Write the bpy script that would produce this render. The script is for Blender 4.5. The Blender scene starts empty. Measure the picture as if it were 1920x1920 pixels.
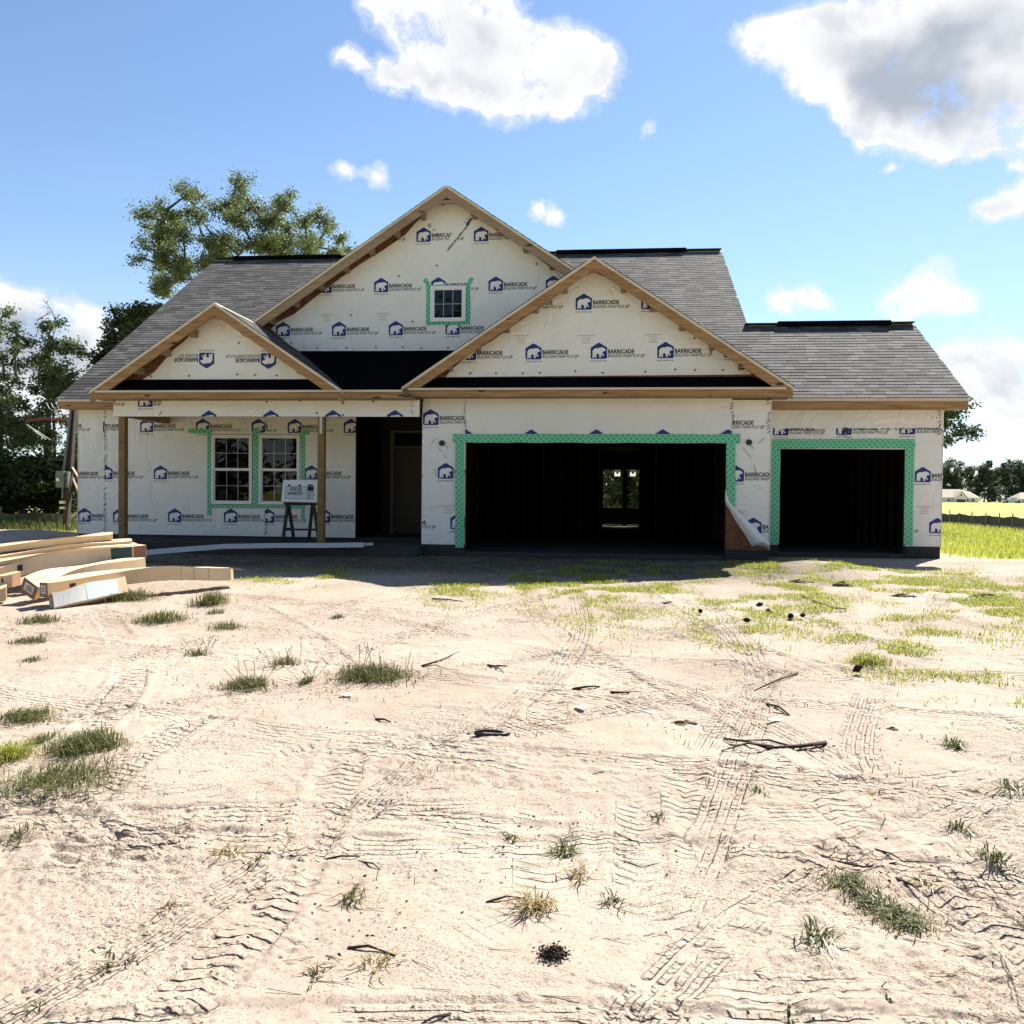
import bpy, bmesh, math, random
import numpy as np
from mathutils import Vector, Matrix
random.seed(7); RNG = np.random.default_rng(7)
S = bpy.context.scene; COL = S.collection
# ------------------------------------------------------------------ camera (solved from the photograph)
F, YAW, PITCH, ROLL, EYE = 1594.0, .1015, -.0195, .0103, 1.08
def ray(px, py):
    dx, dy = px - 960, py - 960
    cr, sr, cp, sp, cy, sy = math.cos(ROLL), math.sin(ROLL), math.cos(PITCH), math.sin(PITCH), math.cos(YAW), math.sin(YAW)
    r = (dx*cr + dy*sr)/F; u = -(-dx*sr + dy*cr)/F
    d = cp - u*sp; z = sp + u*cp
    return Vector((r*cy - d*sy, r*sy + d*cy, z))
def U(px, py, Y):
    v = ray(px, py); v = v*(Y/v.y); v.z += EYE; return v
c0 = ray(960, 960); fw = c0.normalized(); rt = (ray(961, 960) - c0).normalized(); up = rt.cross(fw)
cam = bpy.data.cameras.new('camera'); camo = bpy.data.objects.new('camera', cam); COL.objects.link(camo)
m = Matrix((rt, up, -fw)).transposed().to_4x4(); m.translation = (0, 0, EYE); camo.matrix_world = m
cam.sensor_width = 36; cam.lens = F/1920*36; cam.clip_end = 9000; cam.clip_start = .05
S.camera = camo; S.render.resolution_x = S.render.resolution_y = 1024
# ------------------------------------------------------------------ light
SUN_EL, SUN_AZ = math.radians(46), math.radians(29)
SUN_STRENGTH, SKY_STRENGTH, EXPOSURE = 5.0, .062, 1.5
sun = bpy.data.lights.new('sun', 'SUN'); sun.energy = SUN_STRENGTH; sun.angle = math.radians(.53); sun.color = (1, .95, .86)
suno = bpy.data.objects.new('sun', sun); COL.objects.link(suno)
sd = Vector((math.cos(SUN_EL)*math.sin(SUN_AZ), math.cos(SUN_EL)*math.cos(SUN_AZ), math.sin(SUN_EL)))
suno.rotation_euler = sd.to_track_quat('Z', 'Y').to_euler(); suno.location = (10, 20, 40)
S.view_settings.view_transform = 'Standard'; S.view_settings.look = 'None'; S.view_settings.gamma = 1
S.view_settings.exposure = EXPOSURE; S.view_settings.use_curve_mapping = False
S.render.engine = 'CYCLES'; S.cycles.use_denoising = True; S.cycles.max_bounces = 6; S.cycles.transparent_max_bounces = 16
W = bpy.data.worlds.new('World'); S.world = W; W.use_nodes = True
class N:                                                       # tiny node-tree helper
    def __init__(s, nt): s.nt = nt
    def n(s, t, ins=None, **kw):
        o = s.nt.nodes.new(t)
        for k, v in kw.items(): setattr(o, k, v)
        for k, v in (ins or {}).items(): s.set(o.inputs[k], v)
        return o
    def set(s, sock, v):
        if isinstance(v, bpy.types.NodeSocket): s.nt.links.new(v, sock)
        else: sock.default_value = v
    def math(s, op, a, b=0., c=0., clamp=False):
        o = s.n('ShaderNodeMath', operation=op, use_clamp=clamp)
        for i, v in enumerate((a, b, c)): s.set(o.inputs[i], v)
        return o.outputs[0]
    def vmath(s, op, a, b=None, sc=None):
        o = s.n('ShaderNodeVectorMath', operation=op); s.set(o.inputs[0], a)
        if b is not None: s.set(o.inputs[1], b)
        if sc is not None: s.set(o.inputs['Scale'], sc)
        return o.outputs['Value' if op in ('DISTANCE', 'LENGTH', 'DOT_PRODUCT') else 0]
    def noise(s, vec, scale, detail=4, rough=.55, col=False, **kw):
        o = s.n('ShaderNodeTexNoise', {'Scale': scale, 'Detail': detail, 'Roughness': rough}, **kw)
        if vec is not None: s.set(o.inputs['Vector'], vec)
        return o.outputs['Color' if col else 0]
    def rng(s, v, a, b, c=0., d=1., t='SMOOTHSTEP'):
        o = s.n('ShaderNodeMapRange', interpolation_type=t)
        for i, q in enumerate((v, a, b, c, d)): s.set(o.inputs[i], q)
        return o.outputs[0]
    def mix(s, f, a, b, mode='MIX'):
        o = s.n('ShaderNodeMix', data_type='RGBA', blend_type=mode); s.set(o.inputs[0], f)
        for i, q in ((6, a), (7, b)): s.set(o.inputs[i], q if isinstance(q, bpy.types.NodeSocket) else (*q[:3], 1))
        return o.outputs[2]
def build_world():
    nt = W.node_tree; nt.nodes.clear(); k = N(nt)
    sky = k.n('ShaderNodeTexSky', sky_type='NISHITA', sun_disc=False); sky.sun_elevation = SUN_EL; sky.sun_rotation = SUN_AZ
    sky.air_density = 1.0; sky.dust_density = .1; sky.ozone_density = 3.2
    d = k.n('ShaderNodeTexCoord').outputs['Generated']
    w1 = k.vmath('SCALE', k.vmath('SUBTRACT', k.noise(d, 9, 5, .62, col=True), (.5, .5, .5)), sc=.075)
    dd = k.vmath('MULTIPLY', k.vmath('ADD', d, w1), (1, 1, 1.25))
    blobs = []
    A = [(790,20,80),(870,25,85),(730,15,45),(945,50,55),(845,130,75),(915,140,85),(1000,135,80),(1075,130,65),(1115,118,40),(1040,190,40),(870,178,45),(935,205,28),(650,122,17),(705,142,20),(745,155,22),
         (1415,60,40),(1490,55,62),(1560,115,65),(1640,90,100),(1740,80,110),(1860,80,120),(1700,170,80),(1620,195,45),(1800,195,90),(1905,190,62),(1500,185,20),(1600,245,25),(1790,255,32),(1960,60,130),(2070,120,100),
         (643,330,17),(700,330,19),(990,388,13),(1030,397,16),(1215,240,14),(1460,562,22),(1530,555,22),(1690,550,33),(1740,552,33),(1800,567,20),(1838,412,24),(1888,380,27),(1915,306,13),(1945,352,18),(1665,315,12),
         (55,625,75),(130,625,60),(10,600,60),(190,620,40),(0,690,90),(100,705,90),(170,700,50),(-90,640,90),
         (1800,690,52),(1870,680,52),(1925,690,52),(1840,745,26),(1900,755,40),(1985,720,70)]
    for x, y, r in A: blobs.append((ray(x, y).normalized(), r/F*(1.85 if r > 38 else 2.3)))
    r_ = random.Random(3)                                       # the same kind of clouds over the rest of the sky
    for i in range(20):
        a = r_.uniform(.62, 2*math.pi - .78) - YAW*0; e = r_.uniform(.08, 1.0)
        c = Vector((math.sin(a)*math.cos(e), math.cos(a)*math.cos(e), math.sin(e)))
        for j in range(2): blobs.append(((c + Vector([r_.uniform(-.07, .07) for _ in '123'])).normalized(), r_.uniform(.06, .13)))
    acc = None
    for c, r in blobs:
        c = Vector((c.x, c.y, c.z*1.25))
        v = k.rng(k.vmath('DISTANCE', dd, tuple(c)), r, 0., 0., 1.)
        acc = v if acc is None else k.math('ADD', acc, v)
    accs = k.math('MINIMUM', acc, 1.)
    fine = k.noise(d, 13, 10, .68, **{})
    dens = k.math('ADD', accs, k.math('MULTIPLY', k.math('SUBTRACT', fine, .5), 2.4))
    mask = k.math('MULTIPLY', k.math('MAXIMUM', k.rng(dens, .50, .90), k.rng(dens, .18, .75, 0., .5)), k.rng(acc, .03, .25))
    puff = k.noise(k.vmath('ADD', d, k.vmath('SCALE', w1, sc=1.2)), 10, 6, .58)
    grey = k.math('MAXIMUM', k.math('MULTIPLY', k.rng(acc, 1.6, 3.2), k.rng(k.noise(d, 5.5, 4, .55), .36, .58)), k.math('MULTIPLY', k.rng(puff, .47, .68), k.rng(acc, .7, 1.5, 0., .42)))
    ccol = k.mix(grey, (5.75, 5.8, 5.9), (2.7, 3.0, 3.55))
    # thin high veil, stronger towards the horizon
    z = k.n('ShaderNodeSeparateXYZ', {0: d}).outputs[2]
    veil = k.math('MULTIPLY', k.rng(z, .42, .0), k.rng(k.noise(k.vmath('MULTIPLY', d, (1, 1, 4)), 3.0, 5, .55), .32, .72, .16, .55))
    base = k.mix(veil, sky.outputs[0], (3.9, 4.7, 5.9))
    bg = k.n('ShaderNodeBackground', {'Color': k.mix(mask, base, ccol), 'Strength': SKY_STRENGTH})
    out = k.n('ShaderNodeOutputWorld'); nt.links.new(bg.outputs[0], out.inputs[0])
    W.cycles.sampling_method = 'MANUAL'; W.cycles.sample_map_resolution = 512
build_world()
# ------------------------------------------------------------------ materials
MATS = {}
def mat(name, fn):
    mt = bpy.data.materials.new(name); mt.use_nodes = True; nt = mt.node_tree; nt.nodes.clear(); k = N(nt)
    out = k.n('ShaderNodeOutputMaterial'); sh = fn(k); nt.links.new(sh, out.inputs[0]); MATS[name] = mt; return mt
def principled(k, col, rough=.7, bump=None, bstr=.3, bdist=.01, **kw):
    p = k.n('ShaderNodeBsdfPrincipled'); k.set(p.inputs['Base Color'], col if isinstance(col, bpy.types.NodeSocket) else (*col[:3], 1))
    k.set(p.inputs['Roughness'], rough)
    for a, b in kw.items(): k.set(p.inputs[a], b)
    if bump is not None:
        b = k.n('ShaderNodeBump', {'Height': bump, 'Strength': bstr, 'Distance': bdist}); k.nt.links.new(b.outputs[0], p.inputs['Normal'])
    return p.outputs[0]
def obco(k): return k.n('ShaderNodeTexCoord').outputs['Object']
def simple(name, col, rough=.7, var=.25, scale=8, bump=.2, bdist=.004, spec=None):
    def fn(k):
        c = obco(k); n = k.noise(c, scale, 5, .6)
        cc = k.mix(n, tuple(x*(1 - var) for x in col), tuple(min(1, x*(1 + var)) for x in col))
        kw = {} if spec is None else {'Specular IOR Level': spec}
        return principled(k, cc, rough, k.noise(c, scale*6, 3), bump, bdist, **kw)
    return mat(name, fn)
def wrapmat(k):
    c = obco(k)
    w = k.vmath('ADD', c, k.vmath('SCALE', k.noise(c, .7, 2, .5, col=True), sc=1.3))
    a = k.noise(k.vmath('MULTIPLY', w, (.5, 1, 1.5)), 1.5, 3, .5)
    rid = k.math('ABSOLUTE', k.math('SUBTRACT', a, .5)); rid = k.rng(rid, 0., .07)
    b = k.noise(k.vmath('MULTIPLY', w, (1.6, 1, .45)), 1.1, 2, .5); rb = k.rng(k.math('ABSOLUTE', k.math('SUBTRACT', b, .5)), 0., .05)
    h = k.math('ADD', k.math('MULTIPLY', k.math('ADD', rid, rb), .35), k.math('MULTIPLY', k.noise(c, 3, 3, .5), 1.2))
    col = k.mix(k.rng(k.noise(c, 1.1, 4, .6), .35, .7), (.82, .79, .735), (.77, .735, .675))
    return principled(k, col, .5, h, .5, .04)
mat('wrap', wrapmat)
simple('ink_navy', (.006, .017, .165), .5, .1, 20, .05)
simple('ink_black', (.012, .012, .016), .6, .1, 20, .05)
simple('print_white', (.80, .78, .74), .5, .03, 5, .05)
def osb(k):
    c = obco(k); v = k.n('ShaderNodeTexVoronoi', {'Vector': k.vmath('MULTIPLY', c, (1, 1, 2)), 'Scale': 14.})
    col = k.mix(k.n('ShaderNodeSeparateColor', {0: v.outputs['Color']}).outputs[0], (.10, .035, .012), (.21, .085, .03))
    return principled(k, col, .75, v.outputs['Distance'], .4, .004)
mat('osb', osb)
def lumber(c1, c2, knot=True):
    def fn(k):
        c = obco(k)
        g = k.noise(k.vmath('MULTIPLY', c, (1.2, 14, 22)), 1.4, 4, .65)
        g2 = k.noise(k.vmath('MULTIPLY', c, (.5, 2, 3)), 1.0, 3, .6)
        col = k.mix(k.rng(g, .3, .7), c1, c2)
        col = k.mix(k.rng(g2, .45, .8, 0., .55), col, tuple(x*.55 for x in c1))
        if knot:
            v = k.n('ShaderNodeTexVoronoi', {'Vector': k.vmath('MULTIPLY', c, (1, 2, 3.2)), 'Scale': 1.7, 'Randomness': 1.})
            col = k.mix(k.rng(v.outputs['Distance'], .16, .10), col, (.05, .02, .008))
        return principled(k, col, .7, g, .25, .004)
    return fn
mat('lumber', lumber((.25, .125, .042), (.43, .25, .105)))
mat('lumber_grey', lumber((.26, .17, .10), (.36, .25, .15)))
mat('post_wood', lumber((.17, .10, .028), (.26, .16, .05)))
mat('deck_edge', lumber((.62, .52, .38), (.72, .62, .47), False))
mat('shaded_framing', lumber((.016, .008, .005), (.028, .014, .008), False))  # lumber darkened to near black, the shade indoors put into its colour
simple('felt', (.005, .005, .006), .95, .3, 6, .3, .004, .0)
simple('concrete', (.055, .052, .047), .95, .25, 3, .4, .004, .05)
simple('foundation', (.032, .03, .026), .9, .3, 4, .5, .01)
simple('interior', (.006, .005, .0045), .95, .4, 2, .1, .004, .1)  # boards painted near black so the rooms look unlit
simple('vinyl_white', (.80, .80, .78), .35, .03, 5, .03)
simple('muntin_white', (.55, .55, .53), .4, .03, 5, .03)
simple('door_tan', (.06, .042, .013), .55, .1, 3, .05)
simple('door_frame', (.15, .13, .08), .6, .1, 3, .05)
simple('black_plastic', (.02, .02, .022), .5, .2, 9, .1)
simple('metal_grey', (.15, .155, .155), .45, .15, 5, .08)
simple('galv', (.52, .54, .56), .3, .12, 4, .1)
simple('red_paint', (.15, .02, .018), .5, .2, 9, .1)
simple('easel_wood', (.025, .022, .02), .75, .3, 9, .2)
simple('paper', (.62, .62, .60), .7, .04, 9, .03)
simple('label_white', (.72, .69, .62), .6, .08, 30, .03)
simple('label_blue', (.58, .70, .78), .6, .1, 12, .03)
simple('label_green', (.025, .055, .05), .5, .2, 12, .03)
simple('carton_tape', (.42, .29, .15), .35, .1, 6, .05)
simple('carton_brown', (.25, .135, .07), .85, .15, 5, .1)
def carton(k):
    c = obco(k); n = k.noise(c, 2.2, 4, .6); g = k.noise(k.vmath('MULTIPLY', c, (1, 60, 60)), 1, 2)
    col = k.mix(k.rng(n, .35, .7), (.60, .43, .25), (.70, .54, .34))
    return principled(k, col, .8, k.noise(c, 3, 3), .15, .01)
mat('carton', carton)
def glass(k):
    fr = k.n('ShaderNodeFresnel', {'IOR': 1.5}).outputs[0]
    g = k.n('ShaderNodeBsdfGlossy', {'Color': (1, 1, 1, 1), 'Roughness': .015}); t = k.n('ShaderNodeBsdfTransparent', {'Color': (.88, .92, .90, 1)})
    o = k.n('ShaderNodeMixShader', {0: k.math('MULTIPLY', fr, .6, clamp=True), 1: t.outputs[0], 2: g.outputs[0]}); return o.outputs[0]
mat('glass', glass)
def tape(k):
    uv = k.n('ShaderNodeUVMap').outputs[0]; s = k.n('ShaderNodeSeparateXYZ', {0: uv})
    u = k.math('DIVIDE', s.outputs[0], .105); v = k.math('DIVIDE', s.outputs[1], .052)
    row = k.math('FLOOR', v); u2 = k.math('ADD', u, k.math('MULTIPLY', k.math('MODULO', row, 2.), .5))
    fu = k.math('MULTIPLY', k.math('SUBTRACT', k.math('FRACT', u2), .5), 2.0); fv = k.math('SUBTRACT', k.math('FRACT', v), .5)
    fu = k.math('ADD', fu, k.math('MULTIPLY', fv, .5))
    dd = k.math('SQRT', k.math('ADD', k.math('MULTIPLY', fu, fu), k.math('MULTIPLY', fv, fv)))
    c = obco(k); n = k.noise(c, 3, 4)
    base = k.mix(n, (.12, .50, .27), (.18, .58, .34))
    return principled(k, k.mix(k.rng(dd, .36, .26), base, (.012, .17, .085)), .35, k.noise(c, 9, 3), .25, .006)
mat('tape', tape)
def shingle(k):
    a = k.n('ShaderNodeAttribute', attribute_name='tone').outputs['Fac']; c = obco(k)
    g = k.noise(c, 90, 2, .7); n = k.noise(c, 2.0, 3)
    col = k.mix(a, (.022, .021, .023), (.115, .110, .106)); col = k.mix(k.rng(g, .35, .75, 0., .45), col, (.13, .122, .115))
    return principled(k, k.mix(k.rng(n, .4, .7, 0., .25), col, (.07, .065, .06)), .9, g, .5, .004, **{'Specular IOR Level': .25})
mat('shingle', shingle)
def leafm(c1, c2, tr):
    def fn(k):
        a = k.n('ShaderNodeAttribute', attribute_name='tone').outputs['Fac']
        col = k.mix(a, c1, c2)
        d = k.n('ShaderNodeBsdfDiffuse', {'Color': col}); t = k.n('ShaderNodeBsdfTranslucent', {'Color': k.mix(a, tuple(x*1.3 for x in c1), tuple(x*1.35 for x in c2))})
        g = k.n('ShaderNodeBsdfGlossy', {'Color': (.5, .5, .5, 1), 'Roughness': .4})
        m1 = k.n('ShaderNodeMixShader', {0: tr, 1: d.outputs[0], 2: t.outputs[0]})
        return k.n('ShaderNodeMixShader', {0: .05, 1: m1.outputs[0], 2: g.outputs[0]}).outputs[0]
    return fn
mat('leaf_oak', leafm((.05, .075, .030), (.15, .18, .07), .5))
mat('leaf_dark', leafm((.022, .035, .014), (.075, .095, .03), .35))
mat('leaf_far', leafm((.05, .072, .055), (.105, .135, .085), .35))  # distance haze put into the leaf colour, bluish and lighter
mat('grass_green', leafm((.045, .060, .018), (.15, .165, .045), .4))
mat('grass_lush', leafm((.17, .20, .022), (.36, .37, .07), .5))
mat('grass_dark', leafm((.05, .06, .02), (.14, .145, .05), .35))
mat('grass_dry', leafm((.22, .17, .075), (.36, .29, .14), .3))
simple('old_timber', (.055, .042, .03), .9, .4, 5, .5)
simple('bark', (.09, .075, .06), .9, .4, 6, .8, .02)
simple('twig', (.035, .025, .018), .9, .4, 14, .5)
simple('cone', (.03, .02, .014), .9, .4, 30, .8, .01)
simple('chip', (.085, .055, .035), .9, .5, 30, .3)
simple('silt_black', (.012, .012, .013), .7, .3, 5, .5, .02)
def siltg(k):
    c = obco(k); col = k.mix(k.noise(c, 3, 4), (.20, .19, .11), (.30, .28, .17))
    d = k.n('ShaderNodeBsdfDiffuse', {'Color': col}); t = k.n('ShaderNodeBsdfTranslucent', {'Color': col})
    return k.n('ShaderNodeMixShader', {0: .35, 1: d.outputs[0], 2: t.outputs[0]}).outputs[0]
mat('silt_grey', siltg)
mat('backlit_paper', leafm((.38, .37, .34), (.38, .37, .34), .7))
simple('far_wall', (.78, .78, .80), .7, .05, 1, .1)
simple('far_roof', (.38, .33, .25), .9, .12, 1, .1)
simple('far_dark', (.10, .065, .06), .6, .1, 1, .1)
def groundm(k):
    c = obco(k); ga = k.n('ShaderNodeAttribute', attribute_name='grass').outputs['Fac']; dk = k.n('ShaderNodeAttribute', attribute_name='shade_paint').outputs['Fac']
    n1 = k.noise(c, .55, 5, .6); n2 = k.noise(c, 5, 5, .65); n3 = k.noise(c, 55, 3, .7); n4 = k.noise(c, 2.1, 4, .6)
    sand = k.mix(k.rng(n1, .35, .65), (.318, .252, .200), (.368, .308, .250))
    sand = k.mix(k.rng(n2, .52, .75, 0., .45), sand, (.285, .215, .148))
    sand = k.mix(k.rng(k.noise(c, .33, 4, .6), .55, .7, 0., .5), sand, (.29, .215, .145))
    sand = k.mix(k.rng(n3, .56, .68, 0., .75), sand, (.17, .12, .08))
    sand = k.mix(k.math('MULTIPLY', k.rng(n4, .60, .74), k.rng(n3, .45, .58, 0., .55)), sand, (.20, .155, .10))
    grit_shade = k.math('MULTIPLY', k.rng(k.noise(c, 120, 2, .6), .565, .625), k.rng(k.noise(c, 1.0, 4, .65), .38, .60, .12, .95))  # dark grains, and tiny shadows of the rough sand painted as specks
    sand = k.mix(grit_shade, sand, (.075, .058, .04))
    soil = k.mix(n2, (.045, .038, .022), (.10, .08, .05))  # dark tone used for the painted house shade
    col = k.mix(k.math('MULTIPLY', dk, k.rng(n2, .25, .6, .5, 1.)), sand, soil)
    gn = k.noise(k.vmath('MULTIPLY', c, (1, 1, 1)), .09, 5, .6); gg = k.mix(k.rng(gn, .35, .65), (.25, .27, .055), (.36, .335, .09))
    gg = k.mix(k.rng(n2, .4, .7, 0., .6), gg, (.17, .19, .04))
    gg = k.mix(k.rng(k.noise(k.vmath('MULTIPLY', c, (.25, 1, 1)), .12, 4, .6), .56, .68, 0., .7), gg, (.15, .15, .05))
    gm = k.rng(k.math('ADD', ga, k.math('MULTIPLY', k.math('SUBTRACT', n4, .5), .5)), .42, .62)
    at = lambda n: k.n('ShaderNodeAttribute', attribute_name=n).outputs['Fac']
    pm = k.rng(k.noise(c, .8, 4, .6), .44, .62, .10, 1.15); grain = k.math('ADD', k.math('MULTIPLY', n3, .0075), k.math('ADD', k.math('MULTIPLY', k.noise(c, 150, 2, .7), .003), k.math('MULTIPLY', k.noise(c, 22, 3, .7), .012)))
    h = k.math('MULTIPLY', grain, pm); brk = k.math('MULTIPLY', k.rng(k.noise(c, 9, 3, .6), .38, .52), k.rng(k.noise(c, 1.3, 4, .62), .36, .54))
    for l in ('0', '1'):
        tt, ts, te, tk = at('tt'+l), at('ts'+l), at('te'+l), at('tk'+l)
        rib = k.rng(k.math('ABSOLUTE', k.math('SUBTRACT', k.math('FRACT', k.math('ADD', k.math('MULTIPLY', tt, 4.6), k.math('MULTIPLY', n2, .25))), .5)), .12, .30)
        cut = k.rng(k.math('ABSOLUTE', k.math('SUBTRACT', k.math('FRACT', k.math('DIVIDE', ts, .034)), .5)), .16, .3, .82, 1.)
        lug = k.rng(k.math('ABSOLUTE', k.math('SUBTRACT', k.math('FRACT', k.math('ADD', k.math('DIVIDE', ts, .062), k.math('MULTIPLY', k.math('ABSOLUTE', tt), 1.6))), .5)), .15, .34)
        pat = k.math('ADD', k.math('MULTIPLY', k.math('MULTIPLY', rib, cut), k.math('LESS_THAN', tk, .25)), k.math('MULTIPLY', lug, k.math('GREATER_THAN', tk, .25)))
        h = k.math('ADD', h, k.math('MULTIPLY', k.math('MULTIPLY', te, brk), k.math('MULTIPLY', pat, .016)))
    return principled(k, k.mix(gm, col, gg), .95, h, 1., 1., **{'Specular IOR Level': .15})
mat('ground', groundm)
# ------------------------------------------------------------------ mesh + object helpers
def tag(o, label=None, cat=None, group=None, kind=None):
    for a, b in (('label', label), ('category', cat), ('group', group), ('kind', kind)):
        if b: o[a] = b
    return o
def empty(name, loc, label, cat, group=None, rz=0):
    o = bpy.data.objects.new(name, None); COL.objects.link(o); o.location = loc; o.rotation_euler = (0, 0, rz); return tag(o, label, cat, group)
def wloc(p):
    v = Vector((0, 0, 0))
    while p: v += p.location; p = p.parent
    return v
class MB:
    def __init__(s): s.v = []; s.f = []; s.m = []; s.uv = {}
    def add(s, vs, fs, mi=0):
        b = len(s.v); s.v += [tuple(v) for v in vs]
        for f in fs: s.f.append(tuple(i + b for i in f)); s.m.append(mi)
        return s
    def box(s, a, b, mi=0):
        (x0, y0, z0), (x1, y1, z1) = a, b
        return s.add([(x0,y0,z0),(x1,y0,z0),(x1,y1,z0),(x0,y1,z0),(x0,y0,z1),(x1,y0,z1),(x1,y1,z1),(x0,y1,z1)],
                     [(3,2,1,0),(4,5,6,7),(0,1,5,4),(1,2,6,5),(2,3,7,6),(3,0,4,7)], mi)
    def bar(s, p, q, w, h, upv=(0, 0, 1), mi=0):                # rectangular bar from p to q
        p, q = Vector(p), Vector(q); d = (q - p).normalized(); sx = d.cross(Vector(upv)).normalized(); sy = sx.cross(d)
        vs = [c + sx*a*w/2 + sy*b*h/2 for c in (p, q) for a, b in ((-1,-1),(1,-1),(1,1),(-1,1))]
        return s.add(vs, [(0,1,2,3),(7,6,5,4),(4,5,1,0),(5,6,2,1),(6,7,3,2),(7,4,0,3)], mi)
    def tube(s, pts, rads, n=6, mi=0):
        pts = [Vector(p) for p in pts]; rings = []
        if not hasattr(rads, '__len__'): rads = [rads]*len(pts)
        for i, p in enumerate(pts):
            d = (pts[min(i+1, len(pts)-1)] - pts[max(i-1, 0)]).normalized(); a = d.orthogonal().normalized(); b = d.cross(a)
            rings.append([p + (a*math.cos(t*2*math.pi/n) + b*math.sin(t*2*math.pi/n))*rads[i] for t in range(n)])
        vs = [v for r in rings for v in r]; fs = [(i*n+j, i*n+(j+1)%n, (i+1)*n+(j+1)%n, (i+1)*n+j) for i in range(len(pts)-1) for j in range(n)]
        fs += [tuple(range(n))[::-1], tuple((len(pts)-1)*n + j for j in range(n))]
        return s.add(vs, fs, mi)
    def prism(s, poly, off, mi=0):                              # planar polygon (3D points) extruded by off
        n = len(poly); off = Vector(off); vs = [Vector(p) for p in poly] + [Vector(p) + off for p in poly]
        return s.add(vs, [tuple(range(n))[::-1], tuple(range(n, 2*n))] + [(i, (i+1) % n, n+(i+1) % n, n+i) for i in range(n)], mi)
    def build(s, name, mats, parent=None, smooth=False, local=False, recalc=True):
        me = bpy.data.meshes.new(name); o0 = wloc(parent) if (parent and not local) else Vector((0, 0, 0))
        me.from_pydata([(v[0]-o0.x, v[1]-o0.y, v[2]-o0.z) for v in s.v], [], s.f)
        mats = mats if isinstance(mats, (list, tuple)) else [mats]
        for q in mats: me.materials.append(MATS[q])
        if len(mats) > 1: me.polygons.foreach_set('material_index', s.m)
        if recalc:
            bm = bmesh.new(); bm.from_mesh(me); bmesh.ops.recalc_face_normals(bm, faces=bm.faces); bm.to_mesh(me); bm.free()
        if smooth: me.polygons.foreach_set('use_smooth', [True]*len(me.polygons))
        o = bpy.data.objects.new(name, me); COL.objects.link(o); o.parent = parent; return o
def npmesh(name, v, f, mname, tone=None, parent=None, attrs=None, smooth=False):
    me = bpy.data.meshes.new(name); k = f.shape[1]
    me.vertices.add(len(v)); me.vertices.foreach_set('co', np.ascontiguousarray(v, np.float32).ravel())
    me.loops.add(f.size); me.loops.foreach_set('vertex_index', np.ascontiguousarray(f, np.int32).ravel())
    me.polygons.add(len(f)); me.polygons.foreach_set('loop_start', np.arange(0, f.size, k, dtype=np.int32))
    me.update(calc_edges=True)
    if not smooth: me.shade_flat()
    me.materials.append(MATS[mname])
    at = dict(attrs or {})
    if tone is not None: at['tone'] = tone
    for q, a in at.items():
        d = me.attributes.new(q, 'FLOAT', 'POINT'); d.data.foreach_set('value', np.ascontiguousarray(a, np.float32))
    o = bpy.data.objects.new(name, me); COL.objects.link(o); o.parent = parent; return o
def ss(a, b, x): t = np.clip((x-a)/(b-a), 0, 1); return t*t*(3-2*t)
TAB = np.random.default_rng(11).random((256, 256))
def vn(x, y):
    xi = np.floor(x).astype(int); yi = np.floor(y).astype(int); fx = x-xi; fy = y-yi; fx = fx*fx*(3-2*fx); fy = fy*fy*(3-2*fy)
    g = lambda a, b: TAB[a & 255, b & 255]
    return (g(xi, yi)*(1-fx)+g(xi+1, yi)*fx)*(1-fy)+(g(xi, yi+1)*(1-fx)+g(xi+1, yi+1)*fx)*fy
def fbm(x, y, sc, o=4, r=.5):
    t = 0; a = 1; n = 0
    for i in range(o): t = t+a*vn(x*sc+17.3*i, y*sc+9.1*i); n += a; a *= r; sc *= 2.03
    return t/n
# ------------------------------------------------------------------ terrain
def base_z(x, y):
    x = np.asarray(x, float); y = np.asarray(y, float)
    z = np.interp(y, [-40, 1, 14, 40, 290, 700, 4000], [-.5, -.42, -.10, -.10, .33, .75, .8])
    z = z + .05*(fbm(x, y, .35, 3)-.5)*ss(40, 5, np.abs(y-6))
    for mx, my, r, h in ((3.6, 14.6, .9, .13), (7.6, 15.2, 1.6, .16), (9.8, 15.0, 1.5, .12), (6.2, 13.2, .8, .08), (-8.2, 11.4, 1.8, .06), (-3.2, 10.6, 1.8, .05), (-14.6, 20.5, 1.3, .16), (-17., 20., 1.5, .2)):
        z = z + h*np.exp(-((x-mx)**2 + (y-my)**2)/r**2)
    return z
def UG(px, py):
    v = ray(px, py); t = 1.4/max(1e-4, -v.z)
    for _ in range(25): t = (float(base_z(v.x*t, v.y*t)) - EYE)/v.z
    return Vector((v.x*t, v.y*t, EYE + v.z*t))
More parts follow.
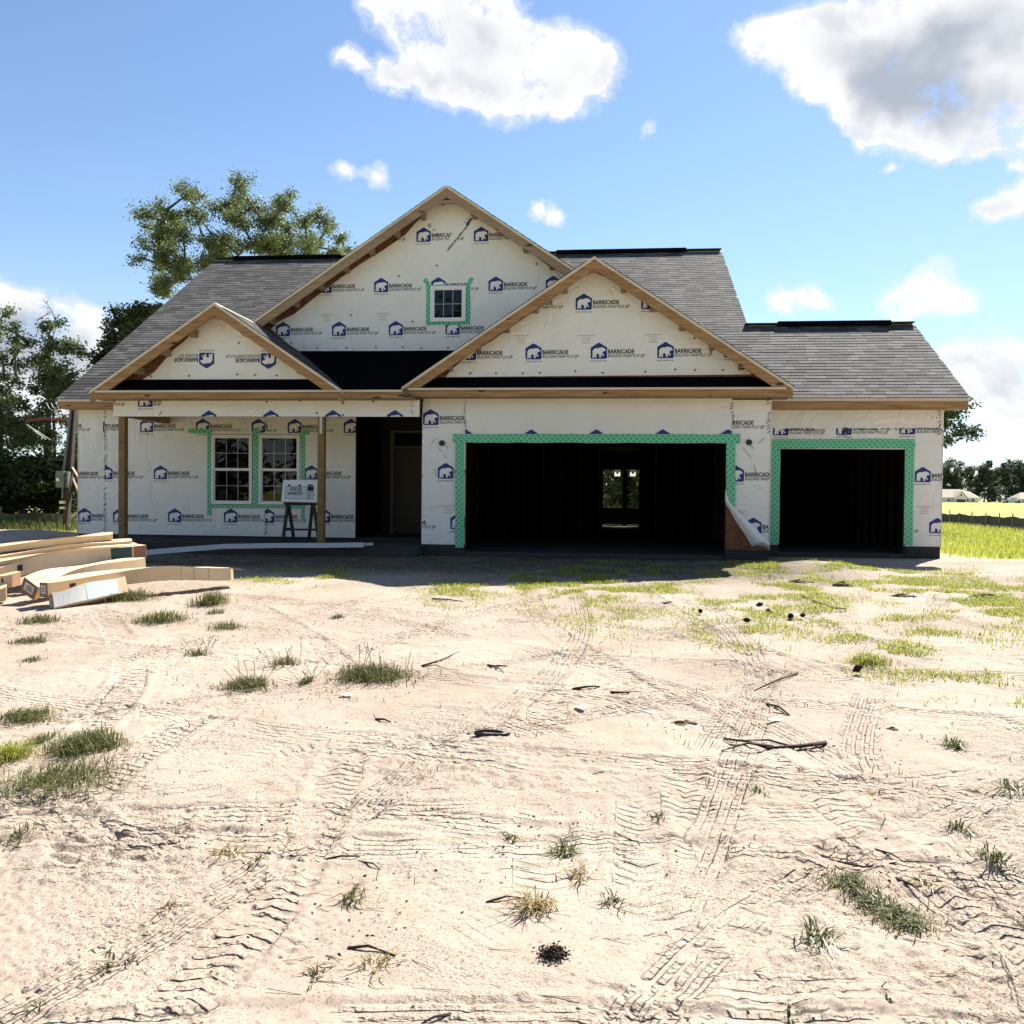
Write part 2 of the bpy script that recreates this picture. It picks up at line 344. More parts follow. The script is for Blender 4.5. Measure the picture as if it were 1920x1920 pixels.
TRACKS = [('r', [(640,1518),(860,1545),(1000,1562),(1290,1572)], .24), ('r', [(1270,1640),(1380,1572),(1500,1550)], .22), ('r', [(800,1685),(900,1735),(975,1778)], .22),
  ('l', [(1195,1440),(1200,1560),(1205,1750)], .2), ('l', [(1010,1470),(1020,1580),(1035,1710)], .25), ('r', [(930,1835),(1060,1842),(1230,1850)], .22),
  ('r', [(1240,1855),(1480,1872),(1700,1878),(1960,1890)], .26), ('L', [(1800,1710),(1835,1790),(1880,1900)], .24), ('r', [(1480,1690),(1620,1590),(1780,1500)], .22),
  ('L', [(310,1480),(285,1560),(255,1700)], .28), ('L', [(190,1530),(160,1590),(110,1700)], .24), ('r', [(0,1560),(90,1520),(180,1490)], .2), ('L', [(300,1840),(285,1880),(270,1930)], .26),
  ('l', [(370,1850),(350,1900),(340,1940)], .24), ('r', [(430,1720),(530,1755),(640,1790)], .22), ('L', [(330,1225),(265,1270),(205,1320)], .3), ('l', [(430,1440),(540,1400),(650,1372)], .24),
  ('r', [(1330,1170),(1440,1290),(1560,1410),(1690,1480)], .24), ('r', [(1510,1230),(1400,1310),(1320,1440)], .22), ('r', [(900,1285),(1080,1305),(1280,1345)], .24), ('l', [(880,1390),(1080,1355),(1290,1330)], .24),
  ('r', [(1650,1260),(1610,1400),(1660,1480)], .22), ('r', [(1420,1560),(1560,1600),(1640,1640)], .2), ('r', [(1560,1850),(1480,1800),(1440,1770)], .2), ('r', [(1280,1672),(1390,1690)], .2),
  ('r', [(1700,1690),(1920,1680)], .24), ('r', [(1660,1630),(1800,1740),(1920,1790)], .24), ('l', [(1000,1180),(1020,1270),(1030,1390)], .25), ('l', [(1010,1390),(1000,1470)], .25),
  ('r', [(560,1400),(720,1410),(900,1430),(1130,1470)], .22), ('r', [(1060,1450),(1300,1440),(1560,1480),(1900,1440)], .24), ('r', [(700,1330),(900,1345),(1100,1400)], .22), ('L', [(1760,1880),(1850,1930)], .24),
  ('r', [(560,1300),(420,1340),(300,1420)], .22), ('L', [(60,1480),(150,1560),(190,1650)], .24), ('r', [(1290,1245),(1450,1260),(1650,1330)], .24), ('l', [(1270,1400),(1290,1520),(1320,1640)], .22)]
def pair(*c):                                                    # the two wheel tracks of one vehicle along a centre path
    out = []
    for s in (-.76, .76):
        P = []
        for i, p in enumerate(c):
            a, b = Vector(c[max(i-1, 0)]), Vector(c[min(i+1, len(c)-1)]); d = (b-a).normalized(); P.append(Vector(p)+Vector((-d.y, d.x))*s)
        out.append(P)
    return out
WT = []
for typ, c in (('r', [(-1.2, 1.2), (-.2, 4), (.6, 8), (.2, 14.5)]), ('l', [(2.6, 1.2), (1.6, 5), (.2, 9), (-.4, 14)]), ('r', [(-4.5, 3.2), (-1.5, 5.2), (2.0, 8.5), (4.6, 13.5)]), ('r', [(5.5, 4.0), (2., 5.0), (-2, 5.6), (-6.5, 7.0)]), ('r', [(-3.4, 2.4), (0, 3.1), (4.5, 3.0)]), ('l', [(-2.6, 1.3), (-3.2, 5), (-2.2, 9), (-.5, 12.5)]), ('r', [(4.8, 5.5), (3.4, 7.5), (3.2, 10.5), (4.9, 14)]), ('r', [(-5.5, 9.5), (-1, 8.0), (4, 7.6)]), ('r', [(.4, 1.2), (1.2, 2.6), (3.4, 4.4), (6.5, 6.0)]), ('l', [(-2.2, 1.2), (-1.9, 3.), (-2.6, 6.), (-4.6, 9.)]), ('r', [(2.6, 2.2), (.6, 2.75), (-2., 2.6), (-4, 3.4)]), ('r', [(1.6, 1.3), (2.2, 3.4), (1.2, 6.6), (-2.4, 9.8)])):
    for P in pair(*c): WT.append((typ, P, .21))
def tracks(x, y):
    """two layers of track coordinates per vertex: s along, t across (-.5..+.5), e strength, k tread kind; and the shallow press of the wheel"""
    h = np.zeros_like(x); out = []
    for _ in range(2): out.append([np.zeros_like(x) for _ in range(4)])
    allT = WT + [(typ, [Vector(UG(*p)[:2]) for p in pts], w) for typ, pts, w in TRACKS]
    for ti, (typ, P, w) in enumerate(allT):
        Q = []
        for i in range(len(P)-1):                               # smooth the polyline
            p0, p1, p2, p3 = P[max(i-1, 0)], P[i], P[i+1], P[min(i+2, len(P)-1)]
            for t in np.linspace(0, 1, 9, endpoint=False): Q.append(.5*((2*p1)+(p2-p0)*t+(2*p0-5*p1+4*p2-p3)*t*t+(3*p1-p0-3*p2+p3)*t**3))
        Q.append(P[-1]); s0 = 0; tot = sum((Q[i+1]-Q[i]).length for i in range(len(Q)-1))
        qx = [q.x for q in Q]; qy = [q.y for q in Q]
        idx = np.nonzero((x > min(qx)-.3) & (x < max(qx)+.3) & (y > min(qy)-.3) & (y < max(qy)+.3))[0]
        if len(idx) == 0: continue
        xx, yy = x[idx], y[idx]; bd = np.full(len(idx), 9.); bt = np.zeros(len(idx)); bs = np.zeros(len(idx))
        for i in range(len(Q)-1):
            a, b = Q[i], Q[i+1]; d = b-a; L = d.length
            if L < 1e-6: continue
            d = d/L; rx, ry = xx-a.x, yy-a.y; s = np.clip(rx*d.x+ry*d.y, 0, L); t = rx*(-d.y)+ry*d.x
            dist = np.hypot(rx-s*d.x, ry-s*d.y); k = dist < bd
            bd[k] = dist[k]; bt[k] = t[k]; bs[k] = s0+s[k]; s0 += L
        ends = ss(0, .5, bs)*ss(0, .5, tot-bs)*ss(.12, .42, vn(xx*1.1+ti*7.7, yy*1.1+ti*3.1)); e = ss(w/2+.012, w/2-.012, bd)*ends
        lay = out[ti % 2]; m = e > lay[2][idx]; j = idx[m]
        lay[0][j] = bs[m]; lay[1][j] = bt[m]/w; lay[2][j] = e[m]; lay[3][j] = {'r': 0., 'l': .5, 'L': 1.}[typ]
        h[idx] += ends*(-.006*ss(w/2+.03, w/2-.03, bd) + .006*ss(.05, 0, np.abs(bd-w/2-.035)))
        if typ == 'L': h[idx] += e*.013*(ss(-.4, .4, np.sin((bs+np.abs(bt)*.6)*2*np.pi/.10))-.5)
    return h, out
def grass_amount(x, y):                                          # where the lot is grassed over (ground colour and blades follow it)
    g = ss(16.8, 18.5, y)*ss(6.8, 8.2, x) + ss(21, 24, y)*ss(-11., -13., x) + ss(30, 34, y)
    g = np.clip(g, 0, 1)
    return g
PATCH = [(1130,1095,90,35,.55),(1010,1095,60,20,.4),(1240,1090,50,25,.45),(1400,1130,80,35,.45),(1330,1100,50,25,.4),(1480,1100,70,25,.45),(1660,1225,90,35,.5),(1800,1120,130,40,.55),(1880,1140,70,40,.6),
         (1700,1090,80,22,.5),(1560,1075,80,22,.35),(1780,1260,80,40,.35),(1860,1300,60,50,.3),(860,1110,60,18,.3),(600,1085,50,16,.35),(1430,1060,40,16,.45),(1370,1175,70,30,.4),(1900,1090,60,18,.35),(520,1080,50,12,.3),(1560,1160,70,30,.3),(1700,1170,80,30,.35)]
PW = []
for px, py, rx, ry, a in PATCH:
    c = UG(px, py); e = UG(px+rx, py); t = UG(px, py-ry); PW.append((c.x, c.y, (e-c).length, max(.25, (t-c).length), a))
def patch_amount(x, y):
    g = np.zeros_like(x)
    for cx, cy, rx, ry, a in PW: g = np.maximum(g, a*np.exp(-(((x-cx)/rx)**2+((y-cy)/ry)**2)))
    return g
def shade_paint_amount(x, y): return ss(11.6, 13.6, y+1.2*(fbm(x, y, .8, 3)-.5))*ss(4.5, 2.6, x)*ss(-11.5, -9.5, x)*.95  # house shade before the garage, painted dark into the ground colour
GH = []
def ground_h(x, y):                                              # height of the sand surface, tracks included
    x = np.asarray(x, float); y = np.asarray(y, float); nr, nc, H = GH[0]
    v = np.clip(np.log(np.clip(y, 1.0, 16.4))/math.log(16.4)*(nr-1), 0, nr-1.001); u = np.clip(((x+.1*y)/(.72*y+1.4)+1)/2*(nc-1), 0, nc-1.001)
    i, j = v.astype(int), u.astype(int); a, b = v-i, u-j; h = (H[i, j]*(1-b)+H[i, j+1]*b)*(1-a)+(H[i+1, j]*(1-b)+H[i+1, j+1]*b)*a
    return base_z(x, y)+np.where((y > 1) & (y < 16.4), h, 0)
def make_ground():
    nr, nc = 900, 900
    ys = np.geomspace(1.0, 16.4, nr); us = np.linspace(-1, 1, nc)
    Y = np.repeat(ys, nc); X = -.1*Y + np.tile(us, nr)*(.72*Y+1.4)
    edge = ss(0, .05, 1-np.abs(np.tile(us, nr)))*ss(1.0, 1.25, Y)*ss(16.4, 15.6, Y)
    fine = .045*(fbm(X, Y, 1.1, 3)-.5) + .009*(fbm(X+50, Y, 4.5, 4, .6)-.5)
    clod = fbm(X, Y+31, 16, 3, .6); patch = ss(.5, .68, fbm(X+9, Y, .9, 3)); fine += (.001+.007*patch)*ss(.5, .75, clod) - (.001+.006*patch)*ss(.42, .25, clod)
    cl2 = fbm(X+5, Y+77, 42, 2, .6); p2 = ss(.48, .62, fbm(X+33, Y+14, 1.3, 3)); fine += (.0003+.006*p2)*(cl2-.5)*2
    foot = fbm(X+70, Y+20, 3.2, 2); fine -= .006*ss(.66, .74, foot)
    th, TL = tracks(X, Y); fine += th
    TA = {'%s%d' % (n, l): TL[l][i] for l in (0, 1) for i, n in enumerate(('ts', 'tt', 'te', 'tk'))}
    Z = base_z(X, Y) + fine*edge + .004
    GH.append((nr, nc, (fine*edge).reshape(nr, nc)))
    I = np.arange(nr*nc).reshape(nr, nc); f = np.stack([I[:-1, :-1].ravel(), I[:-1, 1:].ravel(), I[1:, 1:].ravel(), I[1:, :-1].ravel()], 1)
    o = npmesh('ground', np.stack([X, Y, Z], 1), f, 'ground', attrs={'grass': grass_amount(X, Y)+.75*patch_amount(X, Y), 'shade_paint': shade_paint_amount(X, Y), **TA}, smooth=True)
    tag(o, 'pale sandy building lot with tyre tracks and sparse grass', 'ground', kind='structure')
    g = np.geomspace(.6, 3500, 60); xs = np.concatenate([-22-g[::-1], np.linspace(-22, 22, 75), 22+g]); ys = np.concatenate([-25-g[::-1][:], np.linspace(-25, 45, 117), 45+g])
    X, Y = np.meshgrid(xs, ys); X = X.ravel(); Y = Y.ravel()
    inside = ss(0, .5, (.72*Y+1.4)-np.abs(X+.1*Y))*ss(1.1, 1.6, Y)*ss(16.3, 15.9, Y)
    Z = base_z(X, Y) - .12*inside; I = np.arange(len(X)).reshape(len(ys), len(xs))
    f = np.stack([I[:-1, :-1].ravel(), I[:-1, 1:].ravel(), I[1:, 1:].ravel(), I[1:, :-1].ravel()], 1)
    o = npmesh('field', np.stack([X, Y, Z], 1), f, 'ground', attrs={'grass': np.clip(grass_amount(X, Y)+ss(14, 20, np.abs(X))+ss(-3, -9, Y), 0, 1), 'shade_paint': shade_paint_amount(X, Y)}, smooth=True)
    tag(o, 'open grassy field reaching to the far woods', 'field', kind='structure')
make_ground()
# ------------------------------------------------------------------ the house
YG, YP, YW, YS, YB, OH = 16.03, 15.71, 17.55, 17.60, 32.1, .35
M = 2/3
EZ, EY = 3.06, 17.25                                             # main eave
RY = 24.85; RZ = EZ + (RY-EY)*M                                  # main ridge
XL, XR, XS = -11.615, 3.372, 7.078
GJ, GR, GO0, GO1, GTOP = -3.364, 3.126, -2.534, 2.346, 2.10
XWL, XSR = -11.333, 6.745
house = empty('house', (-2, 16, 0), 'unfinished house in printed white building wrap with grey shingle roofs and gables', 'house')
def part(mb, name, m, parent=house, **kw): return mb.build(name, m, parent, **kw)
def bx(name, m, a, b, parent=house): return part(MB().box(a, b), name, m, parent)
# slabs
bx('slab', 'concrete', (GJ+.02, YG+.02, -.5), (GR-.02, YB, 0)); bx('slab', 'concrete', (GR-.015, YS+.02, -.5), (XSR-.02, YB, -.004))
bx('slab', 'concrete', (XWL+.02, YW+.02, -.5), (GJ+.015, YB, .15)); bx('porch_slab', 'concrete', (-9.9, 15.5, -.5), (GJ+.01, YW+.01, .11))
bx('foundation', 'foundation', (GJ+.01, YG-.012, -.5), (GO0, YG+.15, .13)); bx('foundation', 'foundation', (GO1, YG-.012, -.5), (GR-.01, YG+.15, .12))
xb0, xb1 = U(1461, 900, YS).x, U(1699, 900, YS).x; bt = U(1580, 842, YS).z
bx('foundation', 'foundation', (GR+.003, YS-.012, -.5), (xb0, YS+.15, .14)); bx('foundation', 'foundation', (xb1, YS-.012, -.5), (XSR-.01, YS+.15, .15))
bx('foundation', 'foundation', (XWL+.01, YW-.012, -.5), (-9.9, YW+.15, .15))
# sheathed walls (bare board behind the wrap)
xwr = U(667, 900, YW).x; YD = 19.6
w1 = [U(396.4, 814, YW), U(473.9, 946.7, YW)]; w2 = [U(485.4, 814, YW), U(563.4, 947.5, YW)]
wz0, wz1 = w1[1].z, w1[0].z
def wallx(x0, x1, y, z0, z1, t=.14): return bx('wall', 'osb', (x0, y+.012, z0), (x1, y+t, z1))
wallx(XWL, w1[0].x, YW, .15, 3.1); wallx(w1[1].x, w2[0].x, YW, wz0, wz1); wallx(w2[1].x, xwr, YW, .15, 3.1)
wallx(w1[0].x, w2[1].x, YW, .15, wz0); wallx(w1[0].x, w2[1].x, YW, wz1, 3.1)
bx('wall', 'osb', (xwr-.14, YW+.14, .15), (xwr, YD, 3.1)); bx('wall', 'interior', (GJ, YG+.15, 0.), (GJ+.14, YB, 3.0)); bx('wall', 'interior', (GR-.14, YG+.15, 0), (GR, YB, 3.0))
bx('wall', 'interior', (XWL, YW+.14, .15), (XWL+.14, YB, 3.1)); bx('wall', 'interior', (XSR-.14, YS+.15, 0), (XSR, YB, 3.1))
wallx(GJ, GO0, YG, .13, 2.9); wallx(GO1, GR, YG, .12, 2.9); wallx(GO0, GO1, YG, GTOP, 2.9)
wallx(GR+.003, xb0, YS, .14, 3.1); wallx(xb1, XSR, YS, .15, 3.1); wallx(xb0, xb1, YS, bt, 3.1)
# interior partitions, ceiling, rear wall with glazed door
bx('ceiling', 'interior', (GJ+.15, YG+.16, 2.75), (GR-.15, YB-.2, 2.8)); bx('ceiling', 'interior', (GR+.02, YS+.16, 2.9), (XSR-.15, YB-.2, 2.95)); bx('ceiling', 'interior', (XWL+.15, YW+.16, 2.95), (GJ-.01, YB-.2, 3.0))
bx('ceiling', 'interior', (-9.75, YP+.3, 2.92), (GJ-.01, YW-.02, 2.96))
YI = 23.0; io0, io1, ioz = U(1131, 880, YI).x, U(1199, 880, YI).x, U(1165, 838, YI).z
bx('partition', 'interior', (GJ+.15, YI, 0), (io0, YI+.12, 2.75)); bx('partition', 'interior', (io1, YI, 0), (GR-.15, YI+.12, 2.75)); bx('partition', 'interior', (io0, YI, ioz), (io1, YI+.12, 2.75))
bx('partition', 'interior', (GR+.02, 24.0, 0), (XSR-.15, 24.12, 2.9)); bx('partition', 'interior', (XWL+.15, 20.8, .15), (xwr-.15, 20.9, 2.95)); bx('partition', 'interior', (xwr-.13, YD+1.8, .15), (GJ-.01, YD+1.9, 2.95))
for i in range(13):
    x = GJ+.35+i*.5
    if io0-.06 < x < io1+.06: continue
    bx('stud', 'shaded_framing', (x, YI-.09, 0), (x+.04, YI-.002, 2.748))
for i in range(12): bx('stud', 'shaded_framing', (GR-.235, YG+.5+i*.5, .0), (GR-.142, YG+.54+i*.5, 2.748)); bx('stud', 'shaded_framing', (GJ+.142, YG+.5+i*.5, .0), (GJ+.235, YG+.54+i*.5, 2.748))
for i in range(9): bx('stud', 'shaded_framing', (XSR-.235, YS+.5+i*.6, .0), (XSR-.142, YS+.54+i*.6, 2.898))
rd0, rd1, rdz = U(1120, 900, YB).x, U(1225, 900, YB).x, U(1165, 877, YB).z
wb = [(XWL, rd0, .0, 3.1), (rd1, XSR, 0, 3.1), (rd0, rd1, rdz, 3.1)]
for a, b, c, d in wb: bx('wall', 'interior', (a, YB-.14, c), (b, YB, d))
def glazed_unit(name, x0, x1, z0, z1, y, fw, cols, rows, sashes, parent=house, depth=.07, flip=1, label=None):
    """frame, sashes, panes and muntins of one window; y is the front face"""
    w = part(MB().box((x0, y, z0), (x0+fw, y+depth, z1)).box((x1-fw, y, z0), (x1, y+depth, z1)).box((x0+fw, y, z0), (x1-fw, y+depth, z0+fw)).box((x0+fw, y, z1-fw), (x1-fw, y+depth, z1)), name, 'vinyl_white', parent)
    if label: w['label'] = label
    n = sashes; hh = (z1-z0-2*fw)/n
    for s in range(n):
        a, b = z0+fw+s*hh, z0+fw+(s+1)*hh; yo = y+.03 if s == 0 and n > 1 else y+.012; sf = .028
        gx0, gx1, gz0, gz1 = x0+fw+sf, x1-fw-sf, a+sf, b-sf
        MB().box((x0+fw, yo, a), (gx0, yo+.03, b)).box((gx1, yo, a), (x1-fw, yo+.03, b)).box((gx0, yo, a), (gx1, yo+.03, gz0)).box((gx0, yo, gz1), (gx1, yo+.03, b)).build('sash', 'vinyl_white', w)
        MB().add([(gx0, yo+.016, gz0), (gx1, yo+.016, gz0), (gx1, yo+.016, gz1), (gx0, yo+.016, gz1)], [(0, 1, 2, 3)]).build('pane', 'glass', w)
        for c in range(1, cols):
            x = gx0+(gx1-gx0)*c/cols; MB().box((x-.006, yo+.018, gz0), (x+.006, yo+.024, gz1)).build('muntin', 'muntin_white', w)
        for r in range(1, rows):
            z = gz0+(gz1-gz0)*r/rows; MB().box((gx0, yo+.0185, z-.006), (gx1, yo+.0235, z+.006)).build('muntin', 'muntin_white', w)
    return w
def W2(a): return a
glazed_unit('window', w1[0].x+.012, w1[1].x-.012, wz0+.012, wz1-.012, YW-.035, .045, 3, 2, 2)
glazed_unit('window', w2[0].x+.012, w2[1].x-.012, wz0+.012, wz1-.012, YW-.035, .045, 3, 2, 2)
rdm = U(1172, 900, YB).x
rdoor = MB()
for a, b in ((rd0, rd0+.07), (rdm-.08, rdm+.08), (rd1-.07, rd1)): rdoor.box((a, YB-.10, .0), (b, YB-.03, rdz))
rdoor.box((rd0+.07, YB-.099, rdz-.08), (rd1-.07, YB-.031, rdz)); rdoor.box((rd0+.07, YB-.099, .0), (rd1-.07, YB-.031, .02))
rz_ = U(1165, 913, YB).z; pz0, pz1 = .05, U(1165, 952, YB).z; rdoor.box((rd0+.07, YB-.097, pz0), (rd1-.07, YB-.033, pz1))
rdo = part(rdoor, 'rear_door', 'shaded_framing'); MB().box((rd0+.075, YB-.098, rz_-.02), (rd1-.075, YB-.09, rz_+.02)).build('glazing_bar', 'vinyl_white', rdo)
for a, b in ((rd0+.07, rdm-.08), (rdm+.08, rd1-.07)): MB().add([(a, YB-.07, .10), (b, YB-.07, .10), (b, YB-.07, rdz-.08), (a, YB-.07, rdz-.08)], [(0, 1, 2, 3)]).build('pane', 'glass', rdo)
for px in (1157, 1186):
    p = U(px-5, 893, YB-.10); q = U(px+6, 881, YB-.10); MB().add([(p.x, YB-.108, p.z), (q.x, YB-.108, p.z), (q.x, YB-.108, q.z), (p.x, YB-.108, q.z)], [(0, 1, 2, 3)]).box((p.x+.07, YB-.116, p.z+.09), (q.x-.07, YB-.1125, q.z-.06), 1).build('sticker', ['backlit_paper', 'ink_black'], rdo)
# entry door in the alcove
d0 = U(733, 807, YD); d1 = U(733, 1003, YD); dx0 = d0.x; dx1 = GJ-.02
bx('wall', 'shaded_framing', (xwr, YD+.012, .15), (dx0, YD+.14, 3.1)); bx('wall', 'shaded_framing', (dx0, YD+.012, d0.z), (dx1, YD+.14, 3.1))  # near-black boards paint the shade of the alcove
tz0, tz1 = U(733, 836, YD).z, U(733, 812, YD).z; jx = U(739, 900, YD).x
door = part(MB().box((dx0, YD-.03, d1.z), (jx, YD+.1, d0.z)).box((jx, YD-.03, tz1), (dx1, YD+.1, d0.z)).box((jx, YD-.03, tz0-.035), (dx1, YD+.1, tz0)), 'entry_door', 'door_frame')
MB().box((jx+.01, YD+.02, .17), (dx1, YD+.065, tz0-.04)).build('door_leaf', 'door_tan', door)
px_ = jx+.18
for za, zb in ((.32, 1.0), (1.12, 1.9)): MB().box((px_, YD+.012, za), (dx1-.14, YD+.0195, zb)).build('door_panel', 'door_tan', door)
MB().add([(jx, YD+.03, tz0), (dx1, YD+.03, tz0), (dx1, YD+.03, tz1), (jx, YD+.03, tz1)], [(0, 1, 2, 3)]).build('transom_pane', 'glass', door)
MB().tube([(jx+.075, YD+.02, 1.1), (jx+.075, YD-.04, 1.1)], .03, 8).tube([(jx+.075, YD+.02, .98), (jx+.075, YD-.05, .98)], .028, 8).build('door_handle', 'black_plastic', door)
bx('wall', 'interior', (jx, YD+.12, .15), (dx1, YD+.14, 2.9))
# roofs ------------------------------------------------------------
def deck(name, poly, t=.05, m='deck_edge'):
    p = [Vector(q) for q in poly]; n = (p[1]-p[0]).cross(p[2]-p[0]).normalized()
    if n.z < 0: n = -n
    return part(MB().prism([q-n*t for q in p], n*t), name, m)
def mz(y): return EZ+(y-EY)*M
YS3 = 20.30; ZS3 = mz(YS3)
main = deck('roof', [(XL, EY, EZ), (XS, EY, EZ), (XS, YS3, ZS3), (XR, YS3, ZS3), (XR, RY, RZ), (XL, RY, RZ)])
deck('roof', [(XL, RY+.002, RZ), (XR, RY+.002, RZ), (XR, 2*RY-EY, EZ), (XL, 2*RY-EY, EZ)]); deck('roof', [(XR, YS3+.002, ZS3), (XS, YS3+.002, ZS3), (XS, 2*YS3-EY, EZ), (XR, 2*YS3-EY, EZ)])
part(MB().prism([(XR-.3, EY+.5, EZ+.2), (XR-.3, RY, RZ-.06), (XR-.3, 2*RY-EY-.5, EZ+.2)], (.12, 0, 0)), 'gable_wall', 'osb')
part(MB().prism([(XL+.3, EY+.5, EZ+.2), (XL+.3, RY, RZ-.06), (XL+.3, 2*RY-EY-.5, EZ+.2)], (.12, 0, 0)), 'gable_wall', 'osb')
part(MB().prism([(XSR-.12, EY+.5, EZ+.2), (XSR-.12, YS3, ZS3-.06), (XSR-.12, 2*YS3-EY-.5, EZ+.2)], (.12, 0, 0)), 'gable_wall', 'osb')
bx('rear_wall', 'interior', (GR, 2*YS3-EY-.3, 0), (XSR, 2*YS3-EY-.16, 3.0))
SHW = (.2, .25, .3, .36)
SH_MESH = {}
def shingle_mesh(wd, tone):
    key = (wd, tone)
    if key not in SH_MESH:
        me = bpy.data.meshes.new('shingle'); g = .004; w = wd-g; L = .165
        v = [(0, 0, .011), (w, 0, .011), (w, L, .003), (0, L, .003), (0, 0, .001), (w, 0, .001), (w, L, .0005), (0, L, .0005)]
        me.from_pydata(v, [], [(0, 1, 2, 3), (4, 5, 1, 0), (5, 6, 2, 1), (7, 4, 0, 3), (6, 7, 3, 2)]); me.materials.append(MATS['shingle'])
        a = me.attributes.new('tone', 'FLOAT', 'POINT'); a.data.foreach_set('value', [tone]*8); SH_MESH[key] = me
    return SH_MESH[key]
TONES = (.05, .2, .38, .6, .9)
def shingles(deckobj, O, ud, sdn, length, rows, span, singles=None, seed=1):
    """O origin on the deck, ud along the eave, sdn up the slope; span(row)->(u0,u1); singles(row,u)->True for a separate shingle"""
    O, ud, sdn = Vector(O), Vector(ud).normalized(), Vector(sdn).normalized(); nn = ud.cross(sdn)
    if nn.z < 0: nn = -nn
    r = random.Random(seed); V = []; T = []; ns = 0; ex = .143
    R3 = Matrix((ud, sdn, nn)).transposed()
    for row in range(rows):
        for (u0, u1) in span(row):
            u = u0 - r.uniform(0, .2); first = True
            while u < u1:
                wd = r.choice(SHW); tone = r.choice(TONES)
                a, b = max(u, u0), min(u+wd, u1)
                if b-a > .03:
                    base = O + ud*a + sdn*(row*ex) + nn*(.004 + .0025*(r.random()))
                    if singles and singles(row, a) and b-a > wd-1e-6 and ns < 300:
                        o = bpy.data.objects.new('shingle', shingle_mesh(wd, tone)); COL.objects.link(o); o.parent = deckobj
                        mm = R3.to_4x4(); mm.translation = base - wloc(deckobj); o.matrix_basis = mm; ns += 1
                    else:
                        w = b-a-.004; L = .165
                        for q in ((0, 0, .011), (w, 0, .011), (w, L, .003), (0, L, .003), (0, 0, .001), (w, 0, .001)): V.append(base+ud*q[0]+sdn*q[1]+nn*q[2]); T.append(tone)
                u += wd
    n = len(V)//6; idx = np.arange(n)[:, None]*6; f = np.concatenate([idx+np.array([[0, 1, 2, 3]]), idx+np.array([[4, 5, 1, 0]])], 0)
    off = np.array(wloc(deckobj)); o = npmesh('shingles', np.array([tuple(v) for v in V])-off, f, 'shingle', T, deckobj); o['kind'] = 'stuff'
sl = math.hypot(RY-EY, RZ-EZ); nrow = int(sl/.143); nrow3 = int(math.hypot(YS3-EY, ZS3-EZ)/.143)
shingles(main, (0, EY-.02, EZ-.013), (1, 0, 0), (0, 1, M), sl, nrow, lambda row: [(XL-.02, XS+.02)] if row < nrow3 else [(XL-.02, XR+.02)], lambda row, u: u > 3.3 and row < nrow3, 5)
# ridge caps and vents
part(MB().bar((XL, RY, RZ+.012), (XR, RY, RZ+.012), .3, .02), 'ridge_cap', 'shingle'); part(MB().bar((XR-.05, YS3, ZS3+.012), (XS, YS3, ZS3+.012), .3, .02), 'ridge_cap', 'shingle')
def vent(pa, pb, y, z):
    a, b = U(pa, 600, y).x, U(pb, 600, y).x; part(MB().box((a, y-.16, z-.05), (b, y+.16, z+.055)), 'ridge_vent', 'felt')
vent(1457, 1667, YS3, ZS3); vent(1042, 1284, RY, RZ); vent(440, 640, RY, RZ)
# eave fascia
def fascia(x0, x1, y, ztop, m='lumber', h=.15, strip=True):
    part(MB().box((x0, y, ztop-.055-h), (x1, y+.04, ztop-.055)), 'fascia_board', m)
    if strip: part(MB().box((x0-.01, y-.025, ztop-.054), (x1+.01, y+.1, ztop-.004)), 'eave_strip', 'deck_edge')
fascia(XL+.02, -9.5, EY+.0, EZ-.012); fascia(3.3, XS-.02, EY, EZ-.012)
part(MB().box((XL+.03, EY+.042, EZ-.21), (-9.6, YW+.01, EZ-.19)), 'soffit_board', 'lumber_grey'); part(MB().box((3.2, EY+.042, EZ-.21), (XS-.03, YS+.01, EZ-.19)), 'soffit_board', 'lumber_grey')
part(MB().box((XS-.06, EY+.042, EZ-.2), (XS-.02, EY+.3, EZ-.06)), 'rake_end', 'lumber')
